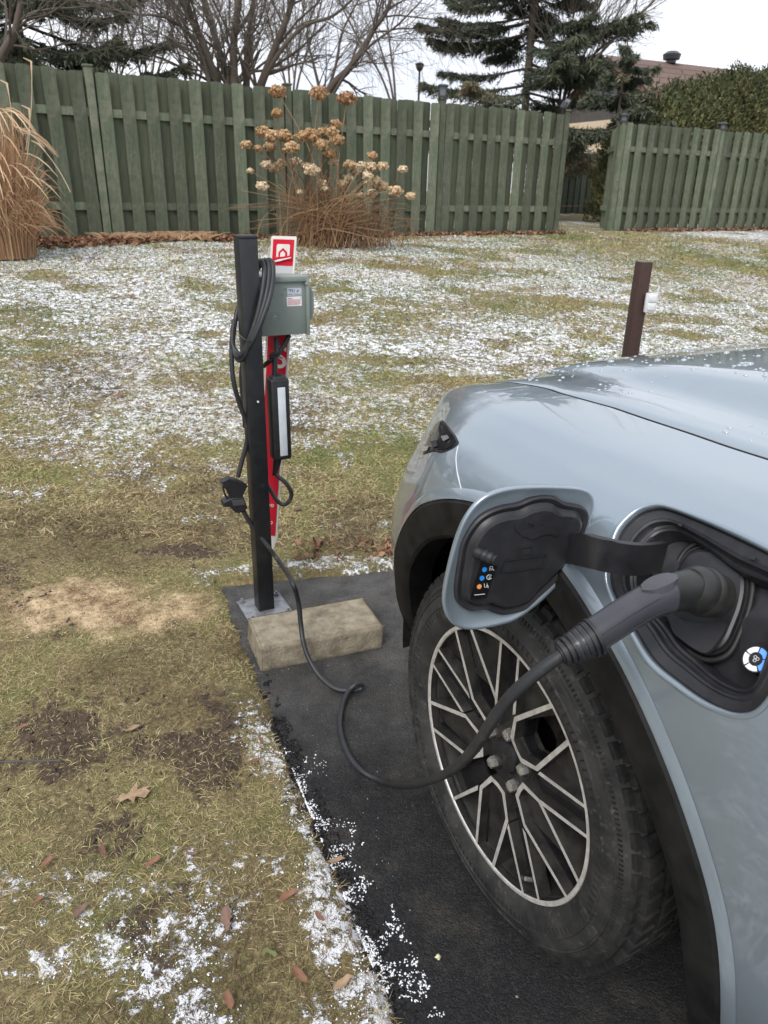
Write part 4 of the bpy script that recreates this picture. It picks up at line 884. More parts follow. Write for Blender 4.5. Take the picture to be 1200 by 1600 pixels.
mb = MB(); mb.tube([pf(.004, -PW/2+.001, .735), pf(.004, -PW/2-.0035, .735)], .0032, 8); local(mb, 'rivet', white_pl, post)

# outlet box on the right face of the post
box_m = mat('grey_green_enamel', (.215, .25, .225), (.20, .232, .208), 12, .42, spec=.45, bump=.05, bscale=500, bdist=.0004)
bp0 = on_plane(449, 482, PB-NFp*(-.02), NFp); bl_ = (bp0-PB); bx, bz = float(bl_@RXp)+.003, float(bl_[2])
BW_, BH_, BD_ = .140, .168, .105
bo = empty('outlet_box', pf(bx, .03, bz)); tag(bo, 'grey-green metal outlet box with warning stickers mounted on the black post', 'outlet box')
fb = lambda x, y, z: pf(bx+x, .02+y, bz+z)     # y=0 is the side that faces the camera
mb = MB(); mb.bbox((0, BD_/2, 0), (BW_, BD_, BH_), .002); mb.v = [tuple(fb(*p)) for p in mb.v]; local(mb, 'case', box_m, bo, 40)
mb = MB(); mb.bbox((.004, BD_/2-.003, BH_/2-.006), (BW_+.012, BD_+.010, .016), .002); mb.v = [tuple(fb(*p)) for p in mb.v]; local(mb, 'lid_hood', box_m, bo, 40)
# hinged front cover with its bulged lower half
mb = MB(); mb.bbox((BW_/2+.005, BD_/2-.003, -.004), (.010, BD_+.012, BH_-.002), .002); mb.v = [tuple(fb(*p)) for p in mb.v]; local(mb, 'cover', box_m, bo, 40)
mb = MB(); pr = [(BW_/2+.010, .055), (BW_/2+.018, .050), (BW_/2+.027, .035), (BW_/2+.028, -.020), (BW_/2+.022, -.038), (BW_/2+.010, -.047)]
mb.loft([[fb(x, y, z) for x, z in pr] for y in (.004, BD_-.012)], True, 0, True, True); local(mb, 'cover_bulge', box_m, bo, 30)
for r_, z_ in ((.0165, 0), (.0105, 0)):
    mb = MB(); mb.tube([fb(-.028+r_*math.cos(a), -.0003, -.030+r_*math.sin(a)) for a in np.linspace(.3, 2*math.pi+.1, 28)], .0011, 5); local(mb, 'knockout', box_m, bo, 60)
mb = MB(); mb.tube([fb(-.028, .0, -.027), fb(-.028, -.002, -.027)], .0014, 6); local(mb, 'knockout_dimple', white_pl, bo)
for x, z in ((.006, .052), (-.001, .036)):
    mb = MB(); mb.tube([fb(x, .001, z), fb(x, -.0015, z)], .0042, 10); mb.tube([fb(x+.001, -.001, z-.001), fb(x+.001, -.0022, z-.001)], .0022, 8); local(mb, 'rivet', box_m, bo, 50)
mb = MB(); mb.tube([fb(BW_/2-.001, -.005, BH_/2-.019), fb(BW_/2-.001, -.012, BH_/2-.019)], .0042, 8); local(mb, 'screw', chrome, bo, 40)
lab_m = mat('sticker_white', (.78, .78, .78), None, rough=.5); lab_s = mat('sticker_silver', (.52, .56, .62), (.46, .5, .56), 80, .35); ink = mat('sticker_ink', (.06, .06, .07), None, rough=.6); inkr = mat('sticker_red', (.55, .16, .17), None, rough=.6)
def sticker(x0, x1, z0, z1, m, nm):
    mb = MB(); mb.box(((x0+x1)/2, -.0004, (z0+z1)/2), (x1-x0, .0008, z1-z0)); mb.v = [tuple(fb(*p)) for p in mb.v]; return local(mb, nm, m, bo)
sticker(.0125, .057, .030, .052, lab_s, 'rating_plate'); sticker(.010, .057, .000, .0275, lab_m, 'warning_sticker')
def inks(rows, m, nm):
    mb = MB()
    for x0, x1, z, h in rows: mb.box(((x0+x1)/2, -.0011, z), (x1-x0, .0005, h))
    mb.v = [tuple(fb(*p)) for p in mb.v]; local(mb, nm, m, bo)
r_ = random.Random(3); rows = [(.013, .026, .0225, .0018)]
for i in range(6):
    x = .013
    while x < .052-.006*(i == 5): l_ = r_.uniform(.002, .005); rows.append((x, min(x+l_, .0535), .0185-i*.0028, .0011)); x += l_+.0009
inks(rows, inkr, 'print'); rows = [(.0525, .0535, .0225, .003), (.034, .0345, .041, .018)]
for cx in (.02, .027, .042, .045): rows += [(cx, cx+.003, .041+.004*r_.random(), .004)]
rows += [(.015, .031, .048, .0012), (.015, .029, .034, .001), (.037, .054, .034, .001)]; inks(rows, ink, 'print')

# red and white sign stake behind the post
red = mat('sign_red', (.62, .012, .035), (.55, .010, .03), 10, .35, dirt=((.6, .45, .42), 60, .68, .85)); wht = mat('sign_white', (.74, .73, .69), (.66, .65, .6), 30, .45); greyp = mat('sign_grey', (.52, .53, .55), None, rough=.45)
st_top = on_plane(444, 369, PB+np.array([0, .16, 0]), np.array([0, 1.0, 0])); st_bot = on_plane(416, 842, PB+np.array([0, .16, 0]), np.array([0, 1.0, 0]))
sg_a = math.radians(9); SX = np.array([math.cos(sg_a), -math.sin(sg_a)*-1, 0]); SX = np.array([math.cos(sg_a), -math.sin(sg_a), 0]); 
sg_up = st_top-st_bot; sg_len = np.linalg.norm(sg_up)+.55; sg_up /= np.linalg.norm(sg_up); SNn = np.cross(SX, sg_up); SNn = SNn if SNn[1] < 0 else -SNn
sign = empty('sign_stake', st_top-sg_up*sg_len); tag(sign, 'slim red and white estate sign stake standing behind the black post', 'sign')
sf = lambda x, d, z: st_top+SX*x-sg_up*d+SNn*z      # x across, d down from the top edge, z out
SWd = .078
def sgn(name, pts, z, m, h=.0016):
    vs, fs = plate([pts], h); mb = MB(); mb.add([sf(x, y, z+zz) for x, y, zz in vs], fs); return local(mb, name, m, sign)
half = SWd/2; LEN = sg_len
dpx = lambda py: float((st_top-on_plane(440, py, PB+np.array([0, .16, 0]), np.array([0, 1.0, 0])))@sg_up)
top_ground = LEN
sgn('board', [(-half, .003), (-half+.004, 0), (half-.004, 0), (half, .003), (half, dpx(846)), (half*.1, dpx(885)), (-half*.3, LEN), (-half, dpx(870))], 0, wht, .006)
sgn('red_panel', [(-half+.007, .009), (half-.006, .009), (half-.006, .084), (-half+.007, .084)], .0036, red); sgn('grey_panel', [(-half+.007, .086), (half-.006, .086), (half-.006, .107), (-half+.007, .107)], .0036, greyp)
sgn('red_panel', [(-half+.007, .112), (half-.006, .112), (half-.006, dpx(838)), (-half+.007, dpx(838))], .0036, red)
# house emblem: white rounded square, red house with white door, white road stroke
rs = lambda cx, cy, hw_, r0: [(cx+sx*(hw_-r0)+r0*math.cos(a), cy+sy*(hw_-r0)+r0*math.sin(a)) for sx, sy, a0 in ((1, 1, 0), (-1, 1, 90), (-1, -1, 180), (1, -1, 270)) for a in np.radians(np.linspace(a0, a0+90, 5))]
em = rs(.001, .043, .0205, .005); sgn('emblem', em, .0050, wht)
sgn('emblem', [(-.0125, .066), (-.0125, .045), (.001, .033), (.0145, .045), (.0145, .066)], .0062, red); sgn('emblem', [(-.0065, .066), (-.0065, .048), (.001, .0415), (.0085, .048), (.0085, .066)], .0074, wht)
sgn('emblem', [(-.021, .060), (-.006, .0585), (.012, .056), (.030, .052), (.030, .066), (-.021, .068)], .0086, red)
sgn('emblem', [(-.024, .071), (-.012, .066), (.006, .063), (.028, .058), (.029, .0605), (.010, .066), (-.006, .071), (-.018, .0735)], .0098, wht)
def sign_text(tx, size, x, d, rot=0.0):
    vs, fs = text_mesh(tx, size, .0016); mb = MB(); c, s_ = math.cos(rot), math.sin(rot)
    mb.add([sf(x+(vx*c-vy*s_), d-(vx*s_+vy*c), .0052+vz) for vx, vy, vz in vs], fs); local(mb, 'lettering', wht, sign)
dpx = lambda py: float((st_top-on_plane(440, py, PB+np.array([0, .16, 0]), np.array([0, 1.0, 0])))@sg_up)
sign_text('S', .100, .012, dpx(560)); sign_text('c', .030, -.016, dpx(752))
for py, tx in ((790, 'ooo'), (817, 'ooo'), (825, 'oo')): sign_text(tx, .022, .004, dpx(py))

# portable charger: controller, leads, coiled cable, connector
cable_m = mat('cable_jacket', (.018, .0185, .021), (.030, .031, .034), 14, .48, spec=.4, dirt=((.16, .15, .13), 18, .62, .80))
ch = empty('portable_charger', (PB[0], PB[1], 0)); tag(ch, 'portable car charger with white striped controller and long dark cable plugged into the car', 'charger')
def onp(px, py, off): return on_plane(px, py, PB+NFp*off, NFp)       # a plane parallel to the post's front, off towards the camera
ctl_c = onp(435.5, 649, -.01); ctl_t = onp(433, 583, -.01); ctl_b = onp(439, 716, -.01); cz = (ctl_t-ctl_b); cl = np.linalg.norm(cz); cz /= cl; cm = (ctl_t+ctl_b)/2
cyw = -NFp*1.0; cxw = np.cross(cyw, cz); cxw = cxw if cxw@RXp > 0 else -cxw; cf = lambda x, y, z: cm+cxw*x+cyw*y+cz*z
mb = MB(); mb.bbox((0, 0, -.006), (.062, .048, cl-.012), .009); mb.v = [tuple(cf(*p)) for p in mb.v]; ctl = local(mb, 'controller', blackpl, ch, 50)
mb = MB(); mb.bbox((0, 0, cl/2-.018), (.050, .044, .030), .012); mb.v = [tuple(cf(*p)) for p in mb.v]; local(mb, 'shoulder', blackpl, ch, 50)
mb = MB(); mb.bbox((.003, -.0242, -.012), (.0245, .004, cl-.055), .0016); mb.v = [tuple(cf(*p)) for p in mb.v]; local(mb, 'white_stripe', mat('stripe', (.60, .64, .67), (.52, .57, .60), 30, .4), ch, 50)
def cab(pts, r, name='cable', n=12, m=None):
    mb = MB(); mb.tube(spline(pts, 9), r, n); return local(mb, name, m or cable_m, ch, 60)
cab([onp(431, 528, -.05), onp(432, 545, -.035), onp(430, 562, -.02), onp(429, 588, -.012)], .0085, 'input_lead', 10, blackpl)
cab([onp(452, 524, -.05), onp(443, 540, -.04), onp(430, 557, -.03), onp(419, 566, -.035), onp(412, 572, -.07)], .0075, 'input_lead', 10, blackpl)
mb = MB()
for dz_ in (0, .007): mb.tube([onp(429, 556, -.028)+RXp*.017*math.cos(a)-NFp*.014*math.sin(a)+UPp*(dz_+.004*math.cos(a)) for a in np.linspace(0, 2*math.pi, 14)], .0024, 5)
mb.tube([onp(435, 557, -.01), onp(441, 560, 0)], .002, 5); local(mb, 'cable_tie', blackpl, ch, 60)
# lead out of the controller: short boot and a loop round behind the post
mb = MB(); q0, q1 = onp(434, 716, -.012), onp(429, 742, -.02); mb.tube([q0+(q1-q0)*t_ for t_ in (0, .3, .6, 1)], [.0135, .0125, .010, .0082], 12); local(mb, 'strain_relief', blackpl, ch, 60)
cab([onp(430, 736, -.02), onp(434, 744, -.012), onp(446, 754, 0), onp(454, 766, .005), onp(455, 776, 0), onp(449, 786, -.01), onp(441, 788, -.02), onp(432, 781, -.03), onp(424, 768, -.05), onp(405, 735, -.075), onp(385, 690, -.075)], .0070, 'cable')
# hanging coils: strands cross the front face of the post and return behind it
hook = onp(412, 412, -.02)
for k_, (dx, dl) in enumerate(((0, 0), (7, 5), (13, -3))):
    o1 = .016+.010*k_
    cab([onp(372+dx*.2, 480, -.075), onp(367, 505, -.055), onp(364-dx*.1, 535, -.02), onp(369+dx*.3, 556+dl, .012), onp(379+dx*.35, 553+dl, .04), onp(390+dx*.5, 530, .034+o1), onp(401+dx*.7, 498, .034+o1), onp(409+dx, 462, .030+o1*.6), onp(413+dx*1.05, 430, .02), onp(412+dx*.95, 413-dx*.3, -.005), onp(406+dx*.6, 408, -.03), onp(400+dx*.2, 420, -.065), onp(385, 450, -.08), onp(372+dx*.2, 482, -.078)], .0073)
mb = MB(); mb.tube([onp(373, 522, .05), onp(381, 530, .066), onp(391, 533, .07), onp(399, 528, .06)], .0022, 5); local(mb, 'cable_tie', blackpl, ch, 60)
# the strand that drops to the parked cap and on to the car
cab([onp(383, 668, -.07), onp(380, 630, -.06), onp(377, 590, -.055), onp(380, 560, -.05), onp(384, 545, -.05)], .0073)
cab([onp(366, 500, -.06), onp(362, 540, -.02), onp(364, 590, .0), onp(374, 630, .0), onp(385, 662, .0), onp(386, 690, .0), onp(378, 720, .0), onp(372, 745, .0)], .0073)
# dust cap parked on the cable
mb = MB(); dcm = onp(366, 768, .0)
dfm = lambda x, z, y=0.0: dcm+RXp*x*.00185+UPp*(-z)*.00185-NFp*y
pr1 = [(-20, -22), (-8, -26), (4, -20), (14, -14), (20, -8), (14, 2), (8, 14), (-2, 14), (-8, 4), (-12, -6)]
vs, fs = plate([[(x*.00185, -z*.00185) for x, z in pr1]], .026, .004); mb.add([dcm+RXp*x+UPp*y-NFp*z for x, y, z in vs], fs)
pr2 = [(-20, 14), (-6, 10), (12, 12), (17, 30), (14, 33), (4, 36), (-2, 33), (-10, 22), (-20, 20)]
vs, fs = plate([[(x*.00185, -z*.00185) for x, z in pr2]], .034, .004); mb.add([dcm+RXp*x+UPp*y-NFp*z for x, y, z in vs], fs); local(mb, 'dust_cap', blackpl, ch, 50)
mb = MB(); mb.tube(spline([dfm(-4, -24), dfm(-14, -24), dfm(-18, -14), dfm(-17, 0), dfm(-13, 10)], 5), .0032, 8); local(mb, 'cap_strap', blackpl, ch, 60)
vs, fs = plate([[(x*.00185, -z*.00185) for x, z in [(-8, 11), (12, 13), (15, 23), (-6, 22)]]], .037); mb = MB(); mb.add([dcm+RXp*x+UPp*y-NFp*z for x, y, z in vs], fs); local(mb, 'cap_band', mat('rubber_band', (.05, .05, .05), (.07, .07, .07), 50, .6), ch, 50)
# main run: down to the asphalt, a kink, then up past the wheel to the connector
gz = .0105
path = [onp(374, 752, .0), onp(374, 775, .004), onp(381, 800, .006), onp(397, 826, .012), onp(418, 853, .035), onp(438, 880, .08), on_z(456, 908, .275), on_z(466, 940, .205), on_z(470, 975, .140), on_z(474, 1003, .098), on_z(483, 1030, .058), on_z(501, 1058, .024), on_z(524, 1076, gz), on_z(548, 1079, gz), on_z(563, 1076, .014), on_z(565, 1070, .026), on_z(556, 1070, .034), on_z(545, 1080, .022), on_z(535, 1102, gz), on_z(531, 1135, gz), on_z(541, 1172, gz), on_z(562, 1202, gz), on_z(598, 1222, .016)]
pc2 = lambda px, py, v: car(*on_v(px, py, v))
path += [pc2(632, 1228, .065), pc2(668, 1221, .125), pc2(708, 1202, .195), pc2(742, 1168, .235), pc2(768, 1128, .25), pc2(800, 1086, .245), pc2(842, 1049, .225), pc2(880, 1021, .203), pc2(899, 1008, .190)]
mb = MB(); mb.tube(spline(path, 8), .0074, 14); local(mb, 'cable', cable_m, ch, 60)
# connector: ribbed boot, bent grip and nozzle
grip_m = mat('connector_grip', (.040, .040, .048), (.060, .060, .069), 10, .36, spec=.45, dirt=((.20, .19, .17), 45, .66, .82)); nozzle_m = mat('connector_nozzle', (.010, .010, .010), (.026, .025, .022), 20, .45, dirt=((.10, .09, .07), 30, .63, .82))
g_px = [(893, 1014, .194), (915, 1002, .178), (945, 982, .154), (985, 956, .120), (1020, 937, .088), (1052, 926, .058), (1080, 923, .032), (1100, 925, .012)]
gp = spline([np.array(on_v(*q_)) for q_ in g_px], 6)
wx = np.interp(np.linspace(0, 1, len(gp)), [0, .12, .3, .55, .75, .9, 1], [.0155, .0168, .0172, .0178, .0198, .0230, .0240]); wz = np.interp(np.linspace(0, 1, len(gp)), [0, .12, .3, .55, .75, .9, 1], [.0158, .0176, .0182, .0192, .0215, .0262, .0280])
def sweep(pts, a_, b_, n=20, pw=2.6):
    T_ = np.gradient(pts, axis=0); T_ /= np.linalg.norm(T_, axis=1)[:, None]; rings = []
    for p, t_, x_, z_ in zip(pts, T_, a_, b_):
        s_ = np.cross(t_, CW); s_ /= np.linalg.norm(s_); u_ = np.cross(s_, t_)
        an = np.linspace(0, 2*math.pi, n, endpoint=False); c_, d_ = np.cos(an), np.sin(an)
        rings.append([p+s_*x_*np.sign(c)*abs(c)**(2/pw)+u_*z_*np.sign(d)*abs(d)**(2/pw) for c, d in zip(c_, d_)])
    return rings
def carmesh(mb): mb.v = [tuple(car(*p)) for p in mb.v]; return mb
CON = MB(); i1 = int(len(gp)*.66); CON.loft(sweep(gp[:i1+1], wx[:i1+1], wz[:i1+1]), True, 0, True, True); con = local(carmesh(CON), 'connector', grip_m, ch, 50)
mb = MB(); mb.loft(sweep(gp[i1-1:], wx[i1-1:]*.995, wz[i1-1:]*.995), True, 0, True, True)
# nozzle: short round barrel along the socket's axis
e_ = gp[-1]; ax = gp[-1]-gp[-5]; ax /= np.linalg.norm(ax); ax = ax*.5-pn*.5; ax /= np.linalg.norm(ax); base = e_-ax*.018
nz_ = [base+ax*t_ for t_ in np.linspace(-.012, .040, 8)]; mb.tube(nz_, [.021, .026, .0275, .0275, .0272, .027, .0268, .0265], 24); mb.tube([base+ax*.010, base+ax*.014, base+ax*.022, base+ax*.026], [.0275, .0292, .0292, .0275], 24)
local(carmesh(mb), 'nozzle', nozzle_m, ch, 40)
bt = gp[0]; bd_ = gp[0]-gp[4]; bd_ /= np.linalg.norm(bd_); pr = []
for j in range(7): pr += [(j*.0064, .0212-.0011*j), (j*.0064+.0040, .0212-.0011*j), (j*.0064+.0044, .0170-.0011*j), (j*.0064+.0060, .0170-.0011*j)]
mb = MB(); mb.tube([bt-bd_*.030+bd_*t_ for t_, _ in pr], [r_+.0005 for _, r_ in pr], 24); local(carmesh(mb), 'strain_boot', blackpl, ch, 50)
# parting line, thumb latch and seams on the grip
T_ = np.gradient(gp, axis=0); T_ /= np.linalg.norm(T_, axis=1)[:, None]; mb = MB(); ln = []
for i in range(2, i1-4):
    s_ = np.cross(T_[i], CW); s_ /= np.linalg.norm(s_); u_ = np.cross(s_, T_[i]); c_ = EYEC-gp[i]; sg = 1 if s_@c_ > 0 else -1
    ln.append(gp[i]+s_*sg*wx[i]*.86+u_*wz[i]*.62)
mb.tube(ln, .0007, 5); ln2 = []
for i in range(2, i1-2):
    s_ = np.cross(T_[i], CW); s_ /= np.linalg.norm(s_); u_ = np.cross(s_, T_[i]); c_ = EYEC-gp[i]; sg = 1 if s_@c_ > 0 else -1; ln2.append(gp[i]+s_*sg*wx[i]*.97-u_*wz[i]*.35)
mb.tube(ln2, .0008, 5); local(carmesh(mb), 'parting_line', seal_m, ch)
i0 = int(len(gp)*.50); i2 = int(len(gp)*.72); mb = MB(); rg = []
for i in range(i0, i2+1):
    s_ = np.cross(T_[i], CW); s_ /= np.linalg.norm(s_); u_ = np.cross(s_, T_[i]); f_ = math.sin(math.pi*(i-i0)/(i2-i0))**.4*.011
    rg.append([gp[i]+u_*(wz[i]-.004)+s_*f_*k_ for k_ in (-1.3,)]+[gp[i]+u_*(wz[i]+.0022)+s_*f_*k_ for k_ in (-1, -.4, .4, 1)]+[gp[i]+u_*(wz[i]-.004)+s_*f_*1.3])
mb.loft(rg, False); local(carmesh(mb), 'latch_button', grip_m, con, 60)

# concrete wheel stop
conc = mat('weathered_concrete', (.33, .285, .21), (.205, .175, .125), 26, .88, spec=.25, bump=.9, bscale=120, bdist=.005, dirt=((.12, .10, .075), 11, .52, .70))
tp = [np.array(on_z(*q_, .08)) for q_ in [(387, 965), (568, 932), (600, 977), (407.5, 1012)]]; fl_, fr2 = np.array(on_z(407.5, 1052, -.004)), np.array(on_z(598, 1014, -.004))
dep = (tp[0]-tp[3]); dep[2] = 0; bl2, br2 = fl_+dep*1.07, fr2+dep*1.07
tl_, tr_ = tp[3], tp[2]; nx, ny = 34, 18; bmv = MB()
def lerp4(a, b_, c, d, x, y): return (a*(1-x)+b_*x)*(1-y)+(d*(1-x)+c*x)*y
def rough(P, sc=1.0):
    n_ = fbm(P[..., 0]*40+P[..., 2]*33, P[..., 1]*40+P[..., 2]*17, 5, 4)-.5; return n_*.006*sc
faces = []
def face(a, b_, c, d, nor, nx_, ny_):
    X_, Y_ = np.meshgrid(np.linspace(0, 1, nx_), np.linspace(0, 1, ny_), indexing='ij'); P = lerp4(a, b_, c, d, X_[..., None], Y_[..., None])
    ed = np.minimum(np.minimum(X_*np.linalg.norm(b_-a), (1-X_)*np.linalg.norm(b_-a)), np.minimum(Y_*np.linalg.norm(d-a), (1-Y_)*np.linalg.norm(d-a))); rd = .010
    k_ = np.clip(1-ed/rd, 0, 1); cen_ = (a+b_+c+d)/4
    P = P+np.asarray(nor)*(rough(P)[..., None]*(1-k_[..., None]))-np.asarray(nor)*(rd*.42*(k_**2))[..., None]
    bmv.grid(P)
stop_c = (tp[0]+tp[1]+tp[2]+tp[3]+fl_+fr2+bl2+br2)/8
def outn(a, b_, c): n_ = np.cross(b_-a, c-a); n_ /= np.linalg.norm(n_); return n_ if n_@((a+b_+c)/3-stop_c) > 0 else -n_
for a, b_, c, d, q_ in ((tp[3], tp[2], tp[1], tp[0], (44, 22)), (fl_, fr2, tp[2], tp[3], (44, 12)), (fr2, br2, tp[1], tp[2], (22, 12)), (bl2, fl_, tp[3], tp[0], (22, 12)), (br2, bl2, tp[0], tp[1], (30, 10))):
    face(a, b_, c, d, outn(a, b_, c), *q_)
ws = bmv.build('wheel_stop', conc, None, 50); bm = bmesh.new(); bm.from_mesh(ws.data); bmesh.ops.remove_doubles(bm, verts=bm.verts, dist=.004); bmesh.ops.recalc_face_normals(bm, faces=bm.faces); bm.to_mesh(ws.data); bm.free(); shade(ws.data, 60)
tag(ws, 'short weathered concrete wheel stop lying on the asphalt in front of the car', 'wheel stop')

# brown bollard with a white outlet cover
bt0 = on_y(1006.5, 409, 4.9); gz_ = float(lawn_z(np.array([bt0[0]]), np.array([bt0[1]]))[0]); brown = mat('brown_stain', (.055, .026, .020), (.035, .017, .014), 25, .7, stretch=(6, 6, 1), bump=.3, bscale=120)
bol = empty('wooden_bollard', (bt0[0], bt0[1], gz_)); tag(bol, 'dark brown wooden bollard with a white outlet cover on the snowy lawn', 'bollard')
ba = math.radians(12); RB = np.array([[math.cos(ba), -math.sin(ba), 0], [math.sin(ba), math.cos(ba), 0], [0, 0, 1]]); bw = .080; bh = bt0[2]-gz_
mb = MB(); mb.bbox((0, 0, bh/2-.05), (bw, bw, bh+.1), .004, RB); o = mb.build('timber', brown, bol, 40)
mb = MB(); mb.box((0, 0, bh+.0015), (bw-.012, bw-.012, .003), RB); mb.build('end_grain', mat('end_grain', (.22, .16, .11), (.14, .10, .07), 60, .8), bol)
oc_ = RB@np.array([bw/2+.022, -.030, 0]); zc = bh-(.24)
mb = MB(); mb.bbox((oc_[0]-.002, oc_[1], zc), (.04, .066, .105), .003, RB); mb.build('outlet_back', blackpl, bol)
mb = MB(); mb.bbox(tuple(RB@np.array([bw/2+.010, -.066, 0])+np.array([0, 0, zc])), (.078, .02, .118), .004, RB); ocm = mat('outlet_white', (.62, .64, .66), None, rough=.4); oc2 = mb.build('outlet_cover', ocm, bol, 40)
for dz_ in (-.024, .026):
    mb = MB(); mb.bbox(tuple(RB@np.array([bw/2+.012, -.078, 0])+np.array([0, 0, zc+dz_])), (.052, .01, .042), .004, RB); mb.build('flip_lid', white_pl, oc2, 40)
# small stray things on the ground
mb = MB(); p0, p1 = on_ground(-30, 1196), on_ground(95, 1194); mb.tube([p0+np.array([0, 0, .010]), (p0+p1)/2+np.array([0, 0, .012]), p1+np.array([0, 0, .011])], .0022, 6); rod = mb.build('metal_rod', mat('rod', (.03, .03, .032), None, rough=.5), None, 60); tag(rod, 'thin dark wire rod lying on the bare soil at the left edge', 'rod')
for px, py, s_, nm in ((684, 1495, .005, 'pale'), (808, 1558, .006, 'grey')):
    p = on_z(px, py, .0); V2, F2 = crumbs(np.array([p[0]]), np.array([p[1]]), np.array([.002]), s_, .7); o = rawmesh('pebble', V2, F2, mat('pebble_'+nm, (.62, .60, .40) if nm == 'pale' else (.25, .22, .19), None, rough=.8)); tag(o, nm+' pebble lying on the black asphalt beside the front tyre', 'pebble')
# ------------------------------------------------------------------ fences
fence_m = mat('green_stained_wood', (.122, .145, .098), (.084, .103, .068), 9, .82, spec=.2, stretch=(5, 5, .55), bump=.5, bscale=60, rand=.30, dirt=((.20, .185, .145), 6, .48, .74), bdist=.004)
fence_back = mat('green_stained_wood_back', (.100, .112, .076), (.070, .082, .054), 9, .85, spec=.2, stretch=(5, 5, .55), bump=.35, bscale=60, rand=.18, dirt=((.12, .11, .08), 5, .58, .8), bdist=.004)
rnd = random.Random(11)
gz1 = lambda x, y: float(lawn_z(np.array([x]), np.array([y]))[0])
BOARD = {}
def board_mesh(H, wd, th, key):
    if key not in BOARD:
        mb = MB(); hx = wd/2; c = .02
        prof = [(-hx, 0), (hx, 0), (hx, H-c), (hx-c, H), (-hx+c, H), (-hx, H-c)]
        mb.loft([[(x, -th/2, z) for x, z in prof], [(x, th/2, z) for x, z in prof]], True, 0, True, True); me = bpy.data.meshes.new('board'); me.from_pydata(mb.v, [], mb.f); BOARD[key] = me
    return BOARD[key]
def fence(name, label, posts, H, zb, pitch, wd, cap=True, dark=None, both=True, rails=(.40, 1.42), post_up=.07, skip_post=()):
    posts = [np.array(p, float) for p in posts]; p0, p1 = posts[0], posts[-1]; d = (p1-p0)/np.linalg.norm(p1-p0); ang = math.atan2(d[1], d[0]); n = np.array([d[1], -d[0]])
    if n@(-p0) < 0: n = -n
    root = empty(name, (p0[0], p0[1], zb)); root.rotation_euler = (0, 0, ang); tag(root, label, 'fence'); sgn_ = -1.0   # local -y faces the camera side
    Lt = np.linalg.norm(p1-p0); fm, bm_ = (fence_m, fence_back) if dark is None else (dark, dark)
    def put(me, x, y, z, rz=0.0, nm='board'):
        o = bpy.data.objects.new(nm, me); COL.objects.link(o); o.parent = root; o.location = (x, y, z); o.rotation_euler = (rnd.uniform(-.006, .006), rnd.uniform(-.008, .008), rz); return o
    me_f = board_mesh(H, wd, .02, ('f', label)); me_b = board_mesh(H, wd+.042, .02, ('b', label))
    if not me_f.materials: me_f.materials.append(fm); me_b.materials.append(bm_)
    k = int(Lt/pitch)
    ps = [np.linalg.norm(p-p0) for p in posts]
    for i in range(k+1):
        x = (i+.5)*pitch
        if x < Lt: put(me_f, x+rnd.uniform(-.006, .006), -.030, .03+rnd.uniform(-.012, .012))
        x2 = i*pitch
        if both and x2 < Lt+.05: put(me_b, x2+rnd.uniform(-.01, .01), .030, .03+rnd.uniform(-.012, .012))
    for z in rails:
        for a, b_ in zip(ps[:-1], ps[1:]):
            mb = MB(); mb.box(((a+b_)/2, 0, z), (b_-a-.092, .036, .088)); mb.build('rail', fm, root)
    for i, x in enumerate(ps):
        if i in skip_post: continue
        mb = MB(); mb.bbox((x, -.012, (H+post_up)/2), (.089, .089, H+post_up), .004); mb.build('post', fm, root)
        if cap: mb = MB(); mb.bbox((x, -.012, H+post_up+.012), (.112, .112, .024), .008); mb.build('post_cap', fm, root)
    return root, d, n
fd = np.array([6.35, 3.95])/math.hypot(6.35, 3.95); P3_ = np.array([2.85, 13.79])
lp = [P3_-fd*2.50*k for k in range(5, -1, -1)]
LF = fence('board_fence', 'long green board fence on the left behind the dried hydrangea', lp, 1.81, .67, .2775, .150)
rd_ = np.array([math.cos(math.radians(29.5)), math.sin(math.radians(29.5))]); Q0 = np.array([4.10, 14.87]); rp_ = [Q0+rd_*2.62*k for k in range(4)]
RF = fence('board_fence', 'green board fence right of the gateway with lamps on its posts', rp_, 1.80, .66, .291, .150, cap=False, post_up=.03)
gd_ = np.array([-.06, 1.0]); g_end = on_y(947, 260, 16.15)[:2]; GT = fence('gate_leaf', 'green board gate leaf folded back beside the right fence', [Q0+np.array([-.04, .10]), g_end], 1.74, .67, .21, .14, cap=False, both=False, post_up=0, skip_post=(0, 1)); GT[0]['category'] = 'gate'
far_m = mat('far_fence_wood', (.085, .10, .075), (.06, .075, .055), 9, .85, stretch=(5, 5, .6), rand=.2)
f0, f1 = on_y(855, 334, 25.0), on_y(985, 330, 25.6); fence('board_fence', 'distant dark green fence seen through the gateway', [f0[:2], f1[:2]], 1.72, float(f0[2])-.02, .20, .15, cap=False, dark=far_m, both=True, post_up=.05)

